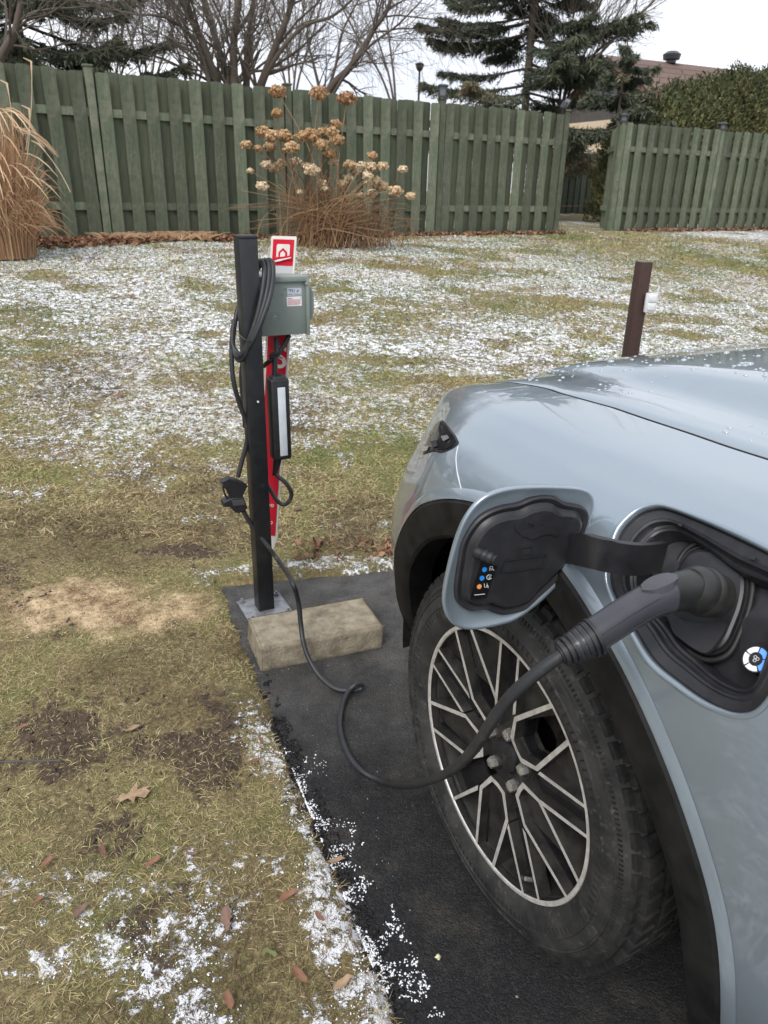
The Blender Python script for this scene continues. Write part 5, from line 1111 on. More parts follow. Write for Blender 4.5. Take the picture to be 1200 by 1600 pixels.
# lamps on fence posts
lamp_b = mat('lamp_black', (.02, .021, .023), (.035, .036, .04), 20, .4); lamp_g = mat('lamp_glass', (.12, .13, .14), None, rough=.15, spec=.6)
def solar(P, z, label, tall=1.0):
    r = empty('post_lamp', (P[0], P[1], z)); tag(r, label, 'lamp'); sq = lambda s, h: [(sx*s, sy*s, h) for sx, sy in ((-1, -1), (1, -1), (1, 1), (-1, 1))]
    mb = MB(); mb.loft([sq(.062, 0), sq(.062, .022), sq(.050, .030)], True, 0, True, True); mb.build('base', lamp_b, r)
    mb = MB(); mb.loft([sq(.042, .030), sq(.046, .030+.075*tall)], True, 0, True, True); mb.build('glass', lamp_g, r)
    for sx, sy in ((-1, -1), (1, -1), (1, 1), (-1, 1)):
        mb = MB(); mb.box((sx*.050, sy*.050, .03+.0375*tall), (.014, .014, .075*tall)); mb.build('corner_bar', lamp_b, r)
    mb = MB(); h = .03+.075*tall; mb.loft([sq(.078, h), sq(.080, h+.012), sq(.055, h+.030), sq(.030, h+.036)], True, 0, True, True); mb.build('roof', lamp_b, r); return r
def post_top(posts, k, dn): P = posts[k]; return P
n_l = np.array([fd[1], -fd[0]])
solar(lp[4]+n_l*.01, .67+1.81+.07+.024, 'black lantern on the left fence post in front of the spruce', 1.5)
solar(rp_[0], .66+1.80+.03, 'black lantern on the gateway corner post of the right fence'); solar(rp_[1], .66+1.80+.03, 'black lantern on the second post of the right fence')
sp0 = np.array([*(lp[5]+n_l*.0-fd*.06), .67+1.81+.07]); fl_r = empty('spotlight', tuple(sp0)); tag(fl_r, 'small grey solar spotlight clipped on the end post of the left fence', 'spotlight')
mb = MB(); mb.tube([(0, 0, -.03), (0, 0, .05)], .012, 8); mb.build('bracket', lamp_b, fl_r)
Rr_ = np.array(Matrix.Rotation(.55, 3, 'Y')@Matrix.Rotation(.5, 3, 'Z')); mb = MB(); mb.bbox((0, -.02, .085), (.06, .12, .11), .012, Rr_); mb.build('head', lamp_b, fl_r)
mb = MB(); mb.bbox((0.03, -.02, .12), (.012, .13, .12), .003, Rr_); mb.build('solar_panel', lamp_g, fl_r)
pl = on_ground(96, 372); pr_ = empty('path_light', tuple(pl)); tag(pr_, 'small black path light in the leaf litter by the left fence', 'path light')
mb = MB(); mb.tube([(0, 0, 0), (0, 0, .26)], .010, 8); mb.build('stake', lamp_b, pr_); mb = MB(); mb.tube([(-.0, 0, .25), (0, 0, .262), (0, 0, .285)], [.035, .06, .05], 14); mb.build('head', lamp_b, pr_)

# ------------------------------------------------------------------ plants by the fence
straw = tint_mat('straw', [(0, (.17, .085, .045)), (.35, (.33, .19, .10)), (.7, (.47, .31, .185)), (1, (.62, .50, .34))], .7)
def strip(V, F, T, pts, wds, tint, off):
    """ribbon facing roughly the camera"""
    P = np.asarray(pts); d = np.gradient(P, axis=0); s = np.cross(d, P.mean(0)-EYE); s /= np.linalg.norm(s, axis=1)[:, None]+1e-9
    n = len(P); a = P-s*np.asarray(wds)[:, None]; b_ = P+s*np.asarray(wds)[:, None]; V.append(np.stack([a, b_], 1).reshape(-1, 3)); T.append(np.full(2*n, tint))
    for i in range(n-1): F.append((off+2*i, off+2*i+1, off+2*i+3)); F.append((off+2*i, off+2*i+3, off+2*i+2))
    return off+2*n
def ribbon_obj(name, items, m, parent=None):
    V, F, T, off = [], [], [], 0
    for pts, w_, tint in items: off = strip(V, F, T, pts, w_, tint, off)
    return rawmesh(name, np.concatenate(V), np.array(F), m, parent, {'tint': np.concatenate(T)})
rg2 = np.random.default_rng(5)
gb_ = on_ground(12, 402); og = empty('ornamental_grass', (0, 0, 0)); tag(og, 'tall clump of dry tan ornamental grass at the left edge', 'grass clump')
items = []
for i in range(2600):
    a = rg2.random()*6.28; r0 = rg2.random()**.5*.32; h = .75+1.0*rg2.random(); lean = .05+.32*rg2.random()**1.5; base = gb_+np.array([math.cos(a)*r0-.05, math.sin(a)*r0, 0])
    dr = np.array([math.cos(a), math.sin(a), 0]); dp = rg2.random()*1.15
    pts = [base+dr*lean*(.35+1.0*dp)*t_**1.35+np.array([.05*math.sin(3*t_+a*3)*t_, 0, h*(1.45*t_-(.35+.75*dp)*t_*t_)*(.78)]) for t_ in np.linspace(0, 1, 7)]; w_ = (.003+.002*rg2.random())*np.array([1, 1.1, 1, .9, .75, .5, .15]); items.append((pts, w_, .05+rg2.random()*.62))
ribbon_obj('blades', items, straw, og)
items = []
for (ax_, ay_), (bx_, by_) in (((40, 235), (48, 96)), ((6, 300), (-8, 140)), ((20, 260), (10, 130)), ((35, 280), (45, 170)), ((70, 230), (30, 200)), ((110, 300), (60, 225))):
    p0, p1 = on_y(ax_, ay_, gb_[1]), on_y(bx_, by_, gb_[1]); p1[2] = p1[2]; pts = [p0+(p1-p0)*t_+np.array([.03*math.sin(3*t_), 0, 0]) for t_ in np.linspace(0, 1, 7)]; pts.append(pts[-1]+np.array([-.07, 0, .03])); items.append((pts, [.0035]*6+[.009, .003], .85))
for i in range(70):
    a = rg2.random()*6.28; base = gb_+np.array([math.cos(a)*.30, math.sin(a)*.3, .75+.6*rg2.random()]); dr = np.array([math.cos(a), math.sin(a), .15]); pts = [base+dr*t_*.32+np.array([0, 0, -.25*t_*t_]) for t_ in np.linspace(0, 1, 5)]; items.append((pts, [.003, .005, .006, .005, .0015], .55+.4*rg2.random()))
ribbon_obj('plumes', items, straw, og)

# dried hydrangea
hb_ = on_ground(505, 384); hy = empty('hydrangea_bush', (0, 0, 0)); tag(hy, 'dried hydrangea bush with tan flower heads in front of the green fence', 'bush')
HEADS = [(433.6, 143, 1.15), (498.5, 145, 1.15), (542, 153.5, 1.2), (432.6, 176.6, .9), (384.5, 226, .8), (412, 206, 1.15), (424, 212, 1.1), (441.5, 211.5, 1.2), (421, 229, .9), (450, 214, .8), (473, 213, 1.1), (484, 209, 1.1), (491, 213, 1.1), (456, 230, 1.2), (525, 194, .9), (518, 205, .9), (527, 219, 1.15), (520, 212, .9), (503, 226, 1.1), (516, 240, 1.0), (521, 254, .8), (487, 265, 1.2), (478, 260, .8), (462, 252.6, .9), (430, 262, 1.0), (438, 255, .9), (416, 257, .8), (410, 290.6, .9), (504, 205, .7), (582, 243, .8), (546, 257, 1.0), (556, 262, 1.0), (565, 259, .9), (581, 260.5, .9), (598, 259.6, .8), (629, 264.6, .7), (574.6, 274, .8), (589, 281, .8), (544.5, 278, .8), (597, 291.6, 1.0), (582, 301.7, .9), (619, 298.5, 1.1), (641, 306.5, .8), (563.5, 305.5, .6), (502, 286, .8), (507, 294, .6), (403.5, 232, .6), (555.6, 267, .8), (577.7, 286, .8), (391, 267, .5), (536, 286, .7), (468, 300, .4), (445, 235, .5)]
tw_m = tint_mat('hydrangea_stems', [(0, (.14, .075, .045)), (.5, (.26, .155, .085)), (1, (.38, .25, .14))], .8)
fl_m = tint_mat('dried_petals', [(0, (.30, .15, .075)), (.4, (.46, .29, .15)), (.75, (.60, .44, .27)), (1, (.72, .62, .46))], .8)
stems = MB(); 
def stem(p0, p1, bow, r, tint):
    d = p1-p0; mid = p0+d*.5+np.array([bow*d[0]*.0-d[0]*.22, 0, abs(d[0])*.18]); stems.tube(spline([p0, mid, p1], 4), np.linspace(r, r*.55, 9), 4, 0, False, tint)
for px, py, s_ in HEADS:
    y = hb_[1]+rg2.uniform(-.35, .30); c_ = on_y(px, py, y); stem(hb_+np.array([rg2.normal()*.22+(px-505)*.0012, rg2.normal()*.12, 0]), c_, 0, .0065, rg2.random())
    n = int(420*s_); dv = rg2.normal(size=(n, 3)); dv /= np.linalg.norm(dv, axis=1)[:, None]; rad = .070*s_*(1.15 if py < 160 else 1.0); q_ = c_+dv*rad*np.array([1.15, 1.1, .78])*(.55+.45*rg2.random((n, 1))**.5)*(1+.25*np.sin(dv[:, :1]*6+px)*np.cos(dv[:, 2:]*5))
    e1 = np.cross(dv+rg2.normal(size=(n, 3))*.5, rg2.normal(size=(n, 3))); e1 /= np.linalg.norm(e1, axis=1)[:, None]; e2 = np.cross(e1, dv+.4*rg2.normal(size=(n, 3))); e2 /= np.linalg.norm(e2, axis=1)[:, None]; ps_ = (.009+.009*rg2.random((n, 1)))
    V = np.stack([q_-e1*ps_, q_+e2*ps_, q_+e1*ps_, q_-e2*ps_], 1).reshape(-1, 3); o = np.arange(n)[:, None]*4; F = np.concatenate([o+[0, 1, 2], o+[0, 2, 3]])
    base_t = (.12 if py < 180 else .40+.35*(py > 250))+rg2.uniform(-.12, .12); rawmesh('flower_head', V, F, fl_m, hy, {'tint': np.clip(np.repeat(base_t+.35*(rg2.random(n)-.4), 4), 0, 1)})
for i in range(230):
    a = rg2.normal(); top = on_y(505+a*52, 262+rg2.random()*95+abs(a)*12, hb_[1]+rg2.uniform(-.4, .3)); stem(hb_+np.array([rg2.normal()*.25, rg2.normal()*.15, 0]), top, 0, .0048, rg2.random())
for i in range(150):
    a = rg2.normal(); top = on_y(570+a*36, 300+rg2.random()*60, hb_[1]+rg2.uniform(-.4, .3)); stem(hb_+np.array([.45+rg2.normal()*.3, rg2.normal()*.15, 0]), top, 0, .0045, rg2.random()*.7)
stems.build('stems', tw_m, hy, None, True)
# thin dead shrub at the end of the left fence
db = on_ground(830, 362); ds = empty('dead_shrub', (0, 0, 0)); tag(ds, 'thin reddish dead shrub against the right end of the left fence', 'shrub'); stems = MB()
for i in range(90):
    a = rg2.normal(); top = on_y(832+a*18+(i % 5 == 0)*18, 235+95*rg2.random(), db[1]+rg2.uniform(-.15, .2)); stem(db+np.array([rg2.normal()*.18, rg2.normal()*.1, 0]), top, 0, .0042, rg2.random()*.6)
stems.build('stems', tint_mat('shrub_stems', [(0, (.16, .075, .05)), (1, (.26, .15, .10))], .8), ds, None, True)
# leaf litter and dry tufts along the fence
lit_m = tint_mat('leaf_litter', [(0, (.075, .035, .022)), (.5, (.19, .095, .055)), (1, (.34, .20, .12))], .8)
def litter(p0, p1, n, depth, sz):
    t_ = rg2.random(n); dd = rg2.random(n)**1.4*depth*(.5+fbm(t_*14, t_*0, 3)); d = (p1-p0); nn = np.array([d[1], -d[0]])/np.linalg.norm(d); x = p0[0]+d[0]*t_+nn[0]*dd; y = p0[1]+d[1]*t_+nn[1]*dd; z = lawn_z(x, y)+.02*rg2.random(n)+.004
    e1 = rg2.normal(size=(n, 3)); e1[:, 2] *= .55; e1 /= np.linalg.norm(e1, axis=1)[:, None]; e2 = np.cross(e1, rg2.normal(size=(n, 3))*.5+np.array([0, 0, 1.0])); e2 /= np.linalg.norm(e2, axis=1)[:, None]; s_ = sz*(.5+rg2.random((n, 1))); q_ = np.stack([x, y, z], -1)
    V = np.stack([q_-e1*s_, q_+e2*s_*.6, q_+e1*s_+np.array([0, 0, .012]), q_-e2*s_*.6+np.array([0, 0, .008])], 1).reshape(-1, 3); o = np.arange(n)[:, None]*4; return V, np.concatenate([o+[0, 1, 2], o+[0, 2, 3]]), np.repeat(rg2.random(n), 4)
Vs, Fs, Ts, off = [], [], [], 0
for args in ((lp[1], lp[3]-fd*.6, 3600, .55, .035), (lp[3]-fd*.8, lp[5], 3600, .32, .032), (rp_[0]+rd_*.3, rp_[3], 1700, .38, .035), (lp[2]-fd*1.0+np.array([0, -.3]), lp[2]+fd*.2, 1500, .7, .035), (np.array([-.35, 2.62]), np.array([.75, 2.86]), 260, .16, .013), (np.array([.0, 2.60]), np.array([.5, 2.72]), 160, .12, .012)):
    V, F, T = litter(*args); Vs.append(V); Fs.append(F+off); Ts.append(T); off += len(V)
kind(rawmesh('leaf_litter', np.concatenate(Vs), np.concatenate(Fs), lit_m, None, {'tint': np.concatenate(Ts)}), 'stuff', 'brown leaf litter heaped along the foot of the fences')
items = []
for px in np.linspace(165, 330, 26):
    b0 = on_ground(px, 372+6*rg2.random())
    for j in range(14):
        a = rg2.random()*6.28; l_ = .14+.2*rg2.random(); pts = [b0+np.array([math.cos(a)*l_*t_*.9, math.sin(a)*l_*t_*.4, .16*t_*(1-.5*t_)+.01]) for t_ in np.linspace(0, 1, 4)]; items.append((pts, [.004, .004, .003, .001], .3+.5*rg2.random()))
kind(ribbon_obj('dry_tufts', items, straw), 'stuff', 'tufts of dry grass at the foot of the left fence')

# ------------------------------------------------------------------ trees behind the fence
bark = tint_mat('bark', [(0, (.085, .068, .055)), (.5, (.115, .095, .078)), (1, (.16, .14, .12))], .9)
def grow(mb, rg, p, d, L_, r, lvl, maxl, spread, up, wig, kids, twig_r=.004):
    n = 6 if lvl < 2 else 4; pts = [p]; dd = d/np.linalg.norm(d)
    for i in range(n):
        dd = dd+rg.normal(size=3)*wig+np.array([0, 0, up]); dd /= np.linalg.norm(dd); pts.append(pts[-1]+dd*L_/n)
    pts = np.array(pts); rr = np.linspace(r, max(r*.45, twig_r*.6), n+1); mb.tube(pts, rr, 6 if r > .04 else (4 if r > .012 else 3), 0, False, min(1, .25+.15*lvl+.3*rg.random()))
    if lvl >= maxl: return
    for k in range(kids[lvl]):
        t_ = .25+.75*rg.random(); i = min(int(t_*n), n-1); q_ = pts[i]+(pts[i+1]-pts[i])*(t_*n-i); td = pts[i+1]-pts[i]; td /= np.linalg.norm(td)
        s = rg.normal(size=3); s -= td*(s@td); s /= np.linalg.norm(s)+1e-9; a = spread*(.6+.6*rg.random()); nd = td*math.cos(a)+s*math.sin(a)
        grow(mb, rg, q_, nd, L_*(.45+.3*rg.random()), max(rr[i]*(.45+.2*rg.random()), twig_r), lvl+1, maxl, spread, up, wig*1.15, kids, twig_r)
def bare_tree(label, base_px, y, stems_px, r, seed, maxl=3, kids=(7, 6, 5, 3), spread=.7, up=.05, wig=.10, twig_r=.005, base=None):
    rg = np.random.default_rng(seed); b0 = np.array(base) if base is not None else on_y(*base_px, y); g = gz1(b0[0], b0[1]); root = empty('bare_tree', (0, 0, 0)); tag(root, label, 'tree', None)
    tr = MB(); cr = MB(); foot = np.array([b0[0], b0[1], g-.1]); fork = b0; tr.tube([foot, foot*.5+fork*.5, fork], [r*1.9, r*1.6, r*1.45], 8, 0, False, .4)
    for (pts_px, rs) in stems_px:
        pts = [fork]+[on_y(px, py, y+dy) for px, py, dy in pts_px]; P = spline(pts, 6); rr = np.linspace(r*rs, r*rs*.35, len(P)); tr.tube(P, rr, 7, 0, False, .35)
        n = len(P)
        for k in range(kids[0]*2):
            i = rg.integers(int(n*.22), n-1); td = P[i+1]-P[i]; td /= np.linalg.norm(td); s = rg.normal(size=3); s -= td*(s@td); s /= np.linalg.norm(s); a = spread*(.6+.7*rg.random())
            grow(cr, rg, P[i], td*math.cos(a)+s*math.sin(a), (.8+1.3*rg.random()), rr[i]*.38, 1, maxl, spread, up, wig, kids, twig_r)
        td = P[-1]-P[-2]; grow(cr, rg, P[-1], td, 2.0, rr[-1], 1, maxl, spread, up, wig, kids, twig_r)
    tr.build('trunk', bark, root, 60, True); cr.build('crown', bark, root, None, True); return root
bare_tree('big bare tree with several fanned stems behind the left fence', (378, 215), 18.5, [([(352, 160, 0), (332, 110, -.2), (312, 55, -.3), (284, 0, -.5), (262, -70, -.6)], .75), ([(360, 160, .3), (352, 110, .4), (335, 55, .5), (317, 0, .6), (300, -80, .8)], .62), ([(370, 160, 0), (366, 120, .1), (366, 60, .1), (374, 0, 0), (380, -90, 0)], .78), ([(384, 160, .3), (386, 120, .4), (388, 60, .5), (396, 0, .7), (402, -80, .9)], .6), ([(396, 165, -.2), (411, 125, -.4), (430, 75, -.5), (446, 35, -.6), (457, 0, -.6), (470, -70, -.8)], .68), ([(340, 170, -.4), (310, 75, -.6), (265, 30, -1), (210, 22, -1.2)], .34), ([(420, 110, -.6), (470, 45, -.8), (520, 25, -.9), (560, -10, -1)], .34)], .17, 3, kids=(6, 5, 4, 2))
bare_tree('bare tree with one trunk leaning right behind the hydrangea', (492, 195), 21, [([(515, 140, 0), (545, 108, 0), (566, 78, 0), (585, 45, 0), (605, 15, 0), (622, -40, 0)], .72), ([(512, 142, .3), (525, 100, .4), (535, 50, .5), (560, 0, .6)], .34), ([(545, 108, -.2), (580, 70, -.3), (620, 40, -.4), (650, 10, -.5)], .3), ([(500, 150, .3), (490, 100, .4), (480, 50, .5), (500, -10, .6)], .34)], .15, 8, kids=(6, 5, 4, 2), up=-.02, twig_r=.004)
bare_tree('grey trunked bare tree cut by the left edge of the picture', (-32, 190), 14.5, [([(-12, 115, 0), (4, 84, 0), (22, 52, 0), (29, 25, 0), (34, -10, 0), (38, -80, 0)], .95), ([(6, 80, .2), (60, 78, .3), (105, 68, .4), (150, 66, .5)], .26), ([(24, 50, 0), (80, 20, 0), (120, -10, .2)], .3)], .10, 21, kids=(4, 4, 3, 2), twig_r=.004)
for i, (px, sd_) in enumerate(((112, 31), (176, 32), (232, 33), (300, 36), (455, 34), (620, 35))):
    bare_tree(['slender bare tree with a haze of twigs beside the dark conifer', 'slender bare tree between the dark conifer and the big bare tree', 'slender bare tree just left of the big bare tree', 'slender bare tree glimpsed between the stems of the big bare tree', 'slender bare tree right of the big bare tree', 'slender bare tree with drooping twigs left of the tall lamp post'][i], (px, 190), 25+i*.7, [([(px+dx*.4, 120, 0), (px+dx, 60, .2), (px+dx*1.5, 0, .3), (px+dx*1.8, -60, .3)], .5) for dx in ((-28, -8, 14, 32) if i != 5 else (-60, -30, -12))], .085, sd_, maxl=3, kids=(6, 6, 4, 3), spread=.5, up=.06 if i != 5 else -.05, twig_r=.0055)
bare_tree('fine branched bare tree spreading in front of the red roof', (868, 235), 20, [([(880, 160, 0), (895, 100, .2), (915, 50, .3), (940, 0, .4), (955, -50, .5)], .55), ([(890, 160, 0), (925, 100, -.3), (965, 55, -.4), (1015, 8, -.5), (1045, -25, -.5)], .5), ([(885, 160, .2), (905, 110, .2), (945, 70, .2), (985, 40, .2), (1000, -30, .2)], .4), ([(875, 150, .2), (878, 90, .2), (895, 30, .3), (905, -30, .3)], .42)], .10, 44, kids=(6, 5, 3, 2), spread=.48, up=.02, twig_r=.004)

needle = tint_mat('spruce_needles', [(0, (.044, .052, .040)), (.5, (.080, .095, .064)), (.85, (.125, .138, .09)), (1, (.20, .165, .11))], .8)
def spruce(label, foot, H, reach, seed, z_lo=.8, dens=1.0, droop=.25, tri=(.10, .02), lean=0.0, gap=0.0, clip=None):
    rg = np.random.default_rng(seed); foot = np.array(foot, float); root = empty('spruce_tree', tuple(foot)); tag(root, label, 'tree'); tr = MB()
    tr.tube([(0, 0, -.1), (0, 0, H*.5), (lean, 0, H)], [H*.009+.015, H*.007+.01, .015], 8, 0, False, .3)
    Q, D, TT = [], [], []; z = z_lo
    while z < (clip or H-.3):
        nb_ = int(4+3*rg.random())
        for k in range(nb_):
            if rg.random() < gap: continue
            a = rg.random()*6.28; Lb = reach*(1-z/H)**.75*(.6+.55*rg.random()); zz = z+rg.normal()*.08; n = 8; t_ = np.linspace(0, 1, n)
            dv = np.array([math.cos(a), math.sin(a), 0]); P = np.array([0, 0, zz])+dv*(t_*Lb)[:, None]+np.array([0, 0, 1.0])*(Lb*(-droop*t_*1.3+droop*1.1*t_**2.6))[:, None]
            P[:, :2] += rg.normal(size=(n, 2))*.03; tr.tube(P, np.linspace(.018+.006*Lb, .004, n), 4, 0, False, .2)
            m = int(Lb*34*dens); tb = .18+.82*rg.random(m)**.8; base = np.stack([np.interp(tb, t_, P[:, j]) for j in range(3)], -1); side_ = np.array([-dv[1], dv[0], 0]); sgn_ = np.where(rg.random(m) < .5, -1, 1)[:, None]
            tdv = side_*sgn_*(.5+.5*rg.random((m, 1)))+dv*(.35+.5*rg.random((m, 1)))+np.array([0, 0, -.45])*rg.random((m, 1)); tdv /= np.linalg.norm(tdv, axis=1)[:, None]; tl = Lb*.26*(1.25-tb)[:, None]*(.4+.9*rg.random((m, 1)))
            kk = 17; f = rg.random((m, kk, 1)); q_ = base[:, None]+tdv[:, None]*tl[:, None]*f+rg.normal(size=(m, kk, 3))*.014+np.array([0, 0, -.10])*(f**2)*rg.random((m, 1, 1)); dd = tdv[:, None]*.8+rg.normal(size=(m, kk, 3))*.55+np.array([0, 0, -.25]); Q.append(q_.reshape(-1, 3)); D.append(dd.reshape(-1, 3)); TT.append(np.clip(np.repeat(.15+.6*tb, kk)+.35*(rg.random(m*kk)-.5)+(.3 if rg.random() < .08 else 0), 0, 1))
        z += .26+.12*rg.random()
    Q = np.concatenate(Q); D = np.concatenate(D); TT = np.concatenate(TT); D /= np.linalg.norm(D, axis=1)[:, None]; n = len(Q); s = np.cross(D, rg.normal(size=(n, 3))); s /= np.linalg.norm(s, axis=1)[:, None]; L_ = (tri[0]*(.6+.8*rg.random((n, 1)))); W = tri[1]*(.6+.8*rg.random((n, 1)))
    V = np.stack([Q-s*W, Q+s*W, Q+D*L_], 1).reshape(-1, 3); rawmesh('crown', V, np.arange(3*n).reshape(-1, 3), needle, root, {'tint': np.repeat(TT, 3)}); tr.build('trunk', bark, root, 60, True); return root
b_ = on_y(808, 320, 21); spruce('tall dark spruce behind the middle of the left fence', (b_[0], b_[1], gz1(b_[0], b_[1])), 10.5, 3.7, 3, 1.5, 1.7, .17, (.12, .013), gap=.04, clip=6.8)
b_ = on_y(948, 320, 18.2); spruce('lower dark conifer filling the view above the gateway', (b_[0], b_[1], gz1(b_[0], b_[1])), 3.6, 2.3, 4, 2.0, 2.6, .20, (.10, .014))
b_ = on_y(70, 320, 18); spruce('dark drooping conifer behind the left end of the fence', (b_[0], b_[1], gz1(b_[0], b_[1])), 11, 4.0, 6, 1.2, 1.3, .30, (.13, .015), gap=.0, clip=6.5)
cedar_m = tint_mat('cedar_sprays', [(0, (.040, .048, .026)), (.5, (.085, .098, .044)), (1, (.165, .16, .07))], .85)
def cedar(label, foot, H, R, seed, n=17000):
    rg = np.random.default_rng(seed); root = empty('cedar_shrub', tuple(foot)); tag(root, label, 'shrub', None); z = H*rg.random(n)**.9; a = rg.random(n)*6.28
    rr = R*(1-(z/H)**4.5)**.55*(.55+.45*rg.random(n)**.45)*(1+.28*np.sin(a*3+seed+z*1.7)*np.cos(z*3.1+a*2)); Q = np.stack([rr*np.cos(a), rr*np.sin(a), z+.1*rg.normal(size=n)], -1); D = np.stack([np.cos(a)*.6, np.sin(a)*.6, np.full(n, .9)], -1)+rg.normal(size=(n, 3))*.55; D /= np.linalg.norm(D, axis=1)[:, None]; s = np.cross(D, rg.normal(size=(n, 3))); s /= np.linalg.norm(s, axis=1)[:, None]; L_ = .09*(.5+rg.random((n, 1))); W = .022*(.6+.8*rg.random((n, 1)))
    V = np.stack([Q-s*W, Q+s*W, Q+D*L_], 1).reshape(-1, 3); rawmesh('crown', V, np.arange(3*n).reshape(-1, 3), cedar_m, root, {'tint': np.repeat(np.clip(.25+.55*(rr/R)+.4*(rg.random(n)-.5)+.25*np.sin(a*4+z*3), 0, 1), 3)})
    mb = MB(); mb.tube([(0, 0, -.1), (.02, 0, H*.5), (0, 0, H*.9)], [.07, .05, .01], 6, 0, False, .3); mb.build('trunk', bark, root, 60, True)
names = ['first cedar of the clipped hedge beside the gateway', 'second cedar of the hedge behind the right fence', 'third cedar of the hedge behind the right fence', 'fourth cedar of the hedge behind the second lantern', 'fifth cedar of the hedge near the right edge', 'last cedar of the hedge at the right edge']
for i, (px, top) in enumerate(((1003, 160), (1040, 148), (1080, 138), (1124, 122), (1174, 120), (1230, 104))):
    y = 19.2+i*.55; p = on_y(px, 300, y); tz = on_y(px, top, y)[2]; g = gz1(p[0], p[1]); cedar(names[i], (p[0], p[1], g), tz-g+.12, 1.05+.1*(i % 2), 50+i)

# ------------------------------------------------------------------ house, lamp post
A_ = on_y(947, 88, 37.0); rB = ray(1112, 107); B_ = EYE+rB*((A_[2]-CAMH)/rB[2]); rv = (B_-A_); rv[2] = 0; Lr = np.linalg.norm(rv); rv /= Lr; gv = np.array([rv[1], -rv[0], 0]); gv = gv if gv[1] < 0 else -gv
hs_root = empty('house', (A_[0], A_[1], gz1(A_[0], A_[1]))); tag(hs_root, 'cream house with a reddish brown tiled roof behind the cedar hedge', 'house')
roof_m = mat('brown_tiles', (.17, .095, .075), (.115, .065, .055), 14, .85, coords='Generated'); roof_m2 = mat('roof_tile', (.155, .098, .078), (.105, .068, .056), 9, .85, rand=.18); cream = mat('cream_siding', (.58, .47, .34), (.52, .42, .30), 4, .8, bump=.2, bscale=12); dkside = mat('gable_siding', (.085, .075, .07), (.06, .055, .05), 6, .8)
Zr = A_[2]; hw_, rise = 4.2, 2.3; Lr = max(Lr, 8) + 3; gb0 = gz1(A_[0], A_[1])-A_[2]
loc = lambda a, g, z: tuple(rv*a+gv*g+np.array([0, 0, z]))
def hpart(mb, nm, m, par=hs_root): o = mb.build(nm, m, None); o.parent = par; o.matrix_parent_inverse = Matrix.Translation((0, 0, A_[2]-gz1(A_[0], A_[1]))) if par is hs_root else Matrix.Identity(4); return o
mb = MB(); mb.loft([[loc(a, -hw_, -rise-.1), loc(a, hw_, -rise-.1), loc(a, hw_, gb0), loc(a, -hw_, gb0)] for a in (.4, Lr-.4)], True, 0, True, True); hpart(mb, 'wall', cream)
mb = MB(); mb.loft([[loc(a, 0, -.15), loc(a, hw_, -rise-.1), loc(a, -hw_, -rise-.1)] for a in (.42, Lr-.42)], True, 0, True, True); hpart(mb, 'gable', dkside)
mb = MB()
for sg in (1, -1): mb.loft([[loc(a, 0, 0), loc(a, sg*(hw_+.5), -rise-.28), loc(a, sg*(hw_+.5), -rise-.46), loc(a, 0, -.18)] for a in (0, Lr)], True, 0, True, True)
rf = hpart(mb, 'roof', roof_m)
for r_i in range(9):   # tile courses on the slope that faces the yard
    t0, t1 = r_i/9, (r_i+1.15)/9
    mb = MB(); mb.loft([[loc(a, t0*(hw_+.5), -t0*(rise+.28)+.05), loc(a, t1*(hw_+.5), -t1*(rise+.28)+.075), loc(a, t1*(hw_+.5), -t1*(rise+.28)+.02), loc(a, t0*(hw_+.5), -t0*(rise+.28)+.02)] for a in (-.03, Lr+.03)], True, 0, True, True); o = mb.build('tile_course', roof_m2, None); o.parent = rf; o.matrix_parent_inverse = Matrix.Identity(4)
vp = EYE+ray(1048, 99)*((A_[2]-CAMH)/ray(1048, 99)[2])-A_; mb = MB(); vl = [(0, .22), (.12, .22), (.14, .36), (.34, .40), (.46, .22)]; mb.tube([vp+np.array([0, 0, z]) for z, _ in vl], [r_ for _, r_ in vl], 12); o = hpart(mb, 'roof_vent', lamp_b)
wn = MB(); wn.loft([[loc(a, g, z) for g, z in ((-.6, -1.9), (.6, -1.9), (.6, -1.1), (-.6, -1.1))] for a in (.36, .44)], True, 0, True, True); wo_ = hpart(wn, 'window', glass_m)
sh0 = on_y(934, 262, 28); shd = empty('shed', (sh0[0], sh0[1], gz1(sh0[0], sh0[1]))); tag(shd, 'small pale shed with a dark pitched roof beyond the far fence', 'shed')
zt = on_y(937, 237, 28)[2]-gz1(sh0[0], sh0[1]); mb = MB(); mb.loft([[(x, y, 0) if False else (x, y, z) for x, z in ((-.55, 0), (.55, 0), (.55, zt-.45), (0, zt-.05), (-.55, zt-.45))] for y in (0, 1.6)], True, 0, True, True); mb.build('wall', white_pl, shd)
mb = MB()
for sg in (1, -1): mb.loft([[(0, y, zt+.03), (sg*.8, y, zt-.55), (sg*.8, y, zt-.63), (0, y, zt-.05)] for y in (-.15, 1.75)], True, 0, True, True)
mb.build('roof', roof_m, shd)
l0, l1 = on_y(654.5, 160, 30), on_y(656, 97, 30); lpz = gz1(l0[0], l0[1]); lmp = empty('lamp_post', (l1[0], l1[1], lpz)); tag(lmp, 'slim tall lamp post far behind the fence', 'lamp post'); h_ = l1[2]-lpz
mb = MB(); mb.tube([(0, 0, 0), (0, 0, h_-.25)], [.05, .035], 8); mb.build('pole', lamp_b, lmp); mb = MB(); mb.tube([(0, 0, h_-.28), (0, 0, h_-.22), (0, 0, h_-.05), (0, 0, h_)], [.05, .11, .16, .03], 8); mb.build('lantern', lamp_b, lmp)

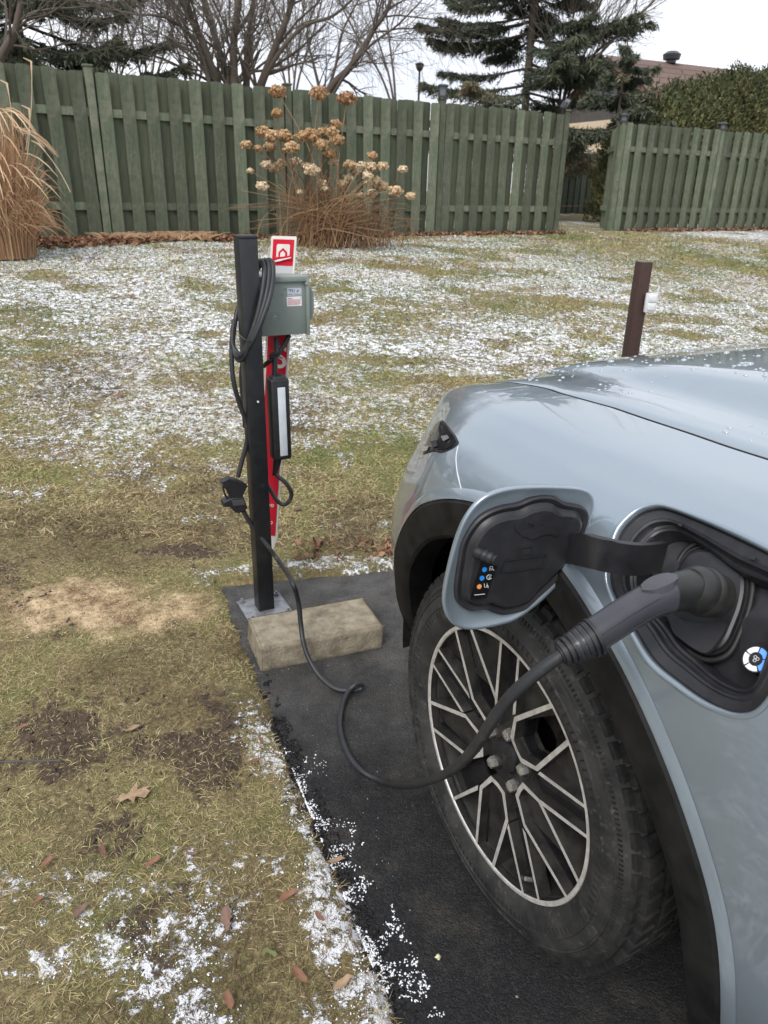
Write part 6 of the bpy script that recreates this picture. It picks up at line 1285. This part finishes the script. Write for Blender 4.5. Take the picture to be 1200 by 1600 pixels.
# ------------------------------------------------------------------ rain beads on the hood
bead_m = mat('water_bead', (.30, .35, .39), None, rough=.03, spec=1.0, coat=1.0)
HB = bvh_of(HP); rb = random.Random(9); mb = MB()
for i in range(420):
    u = rb.uniform(-.35, .5); v = rb.uniform(-.95, -.28); h = HB.ray_cast(Vector((u, v, 1.4)), Vector((0, 0, -1)))
    if h[0] is None or vnoise(np.array(u*6.0), np.array(v*6.0), 4) < .42: continue
    c = np.array(h[0]); n_ = np.array(h[1]); n_ = n_ if n_[2] > 0 else -n_; r0 = rb.uniform(.0012, .0045)*(1.6 if rb.random() < .12 else 1); e1 = np.cross(n_, (0, 1, 0)); e1 /= np.linalg.norm(e1); e2 = np.cross(n_, e1); ex_ = rb.uniform(.8, 1.5)
    ringf = lambda s, z: [c+e1*r0*s*math.cos(a)*ex_+e2*r0*s*math.sin(a)+n_*r0*z for a in np.linspace(0, 2*math.pi, 9)[:-1]]
    mb.loft([ringf(1, -.05), ringf(.92, .2), ringf(.6, .40), ringf(.2, .48)], True, 0, False, True)
wb = mb.build('water_beads', bead_m, CARROOT, 80); wb['kind'] = 'stuff'

# ------------------------------------------------------------------ trees on the neighbouring plot, mirrored in the paint
def copy_thing(o, loc, rz, sc, label):
    c = o.copy(); COL.objects.link(c); c.location = loc; c.rotation_euler = (0, 0, rz); c.scale = (sc, sc, sc); c['label'] = label
    for ch in list(o.children):
        k_ = ch.copy(); COL.objects.link(k_); k_.parent = c; k_.matrix_parent_inverse = ch.matrix_parent_inverse.copy()
    return c
ced = [o for o in bpy.data.objects if o.name.startswith('cedar_shrub')]; spr = [o for o in bpy.data.objects if o.name.startswith('spruce_tree')]
for i, (x, y, k_, s_) in enumerate(((-9.5, -3.5, 0, 1.0), (-10.2, -1.2, 1, 1.05), (-10.6, .9, 2, .95), (-11.0, 3.0, 3, 1.0), (-8.6, -5.6, 2, 1.0))):
    copy_thing(ced[k_], (x, y, 0), i*1.3, s_, ['first', 'second', 'third', 'fourth', 'fifth'][i]+' cedar of the side hedge, seen only as a reflection in the fender')
for i, (x, y, k_, s_) in enumerate(((-15, 8.5, 0, 1.0), (-16, 4.5, 2, 1.0), (-14, -5, 0, .8))):
    copy_thing(spr[k_], (x, y, .2), i*2.0, s_, ['tall', 'broad', 'nearer'][i]+' spruce of the side yard, seen only as a reflection in the fender')
bar = [o for o in bpy.data.objects if o.name.startswith('bare_tree')][:2]; bpos = [on_y(378, 215, 18.5), on_y(492, 195, 21)]
for i, (x, y, k_) in enumerate(((-12.5, 6.5, 0), (-13.5, 2.2, 1), (-12.0, 9.5, 1), (-15, -1.5, 0))):
    c = copy_thing(bar[k_], (x-bpos[k_][0], y-bpos[k_][1], -.45), 0, 1.0, ['first', 'second', 'third', 'fourth'][i]+' bare tree of the side yard, seen only as a reflection in the fender')
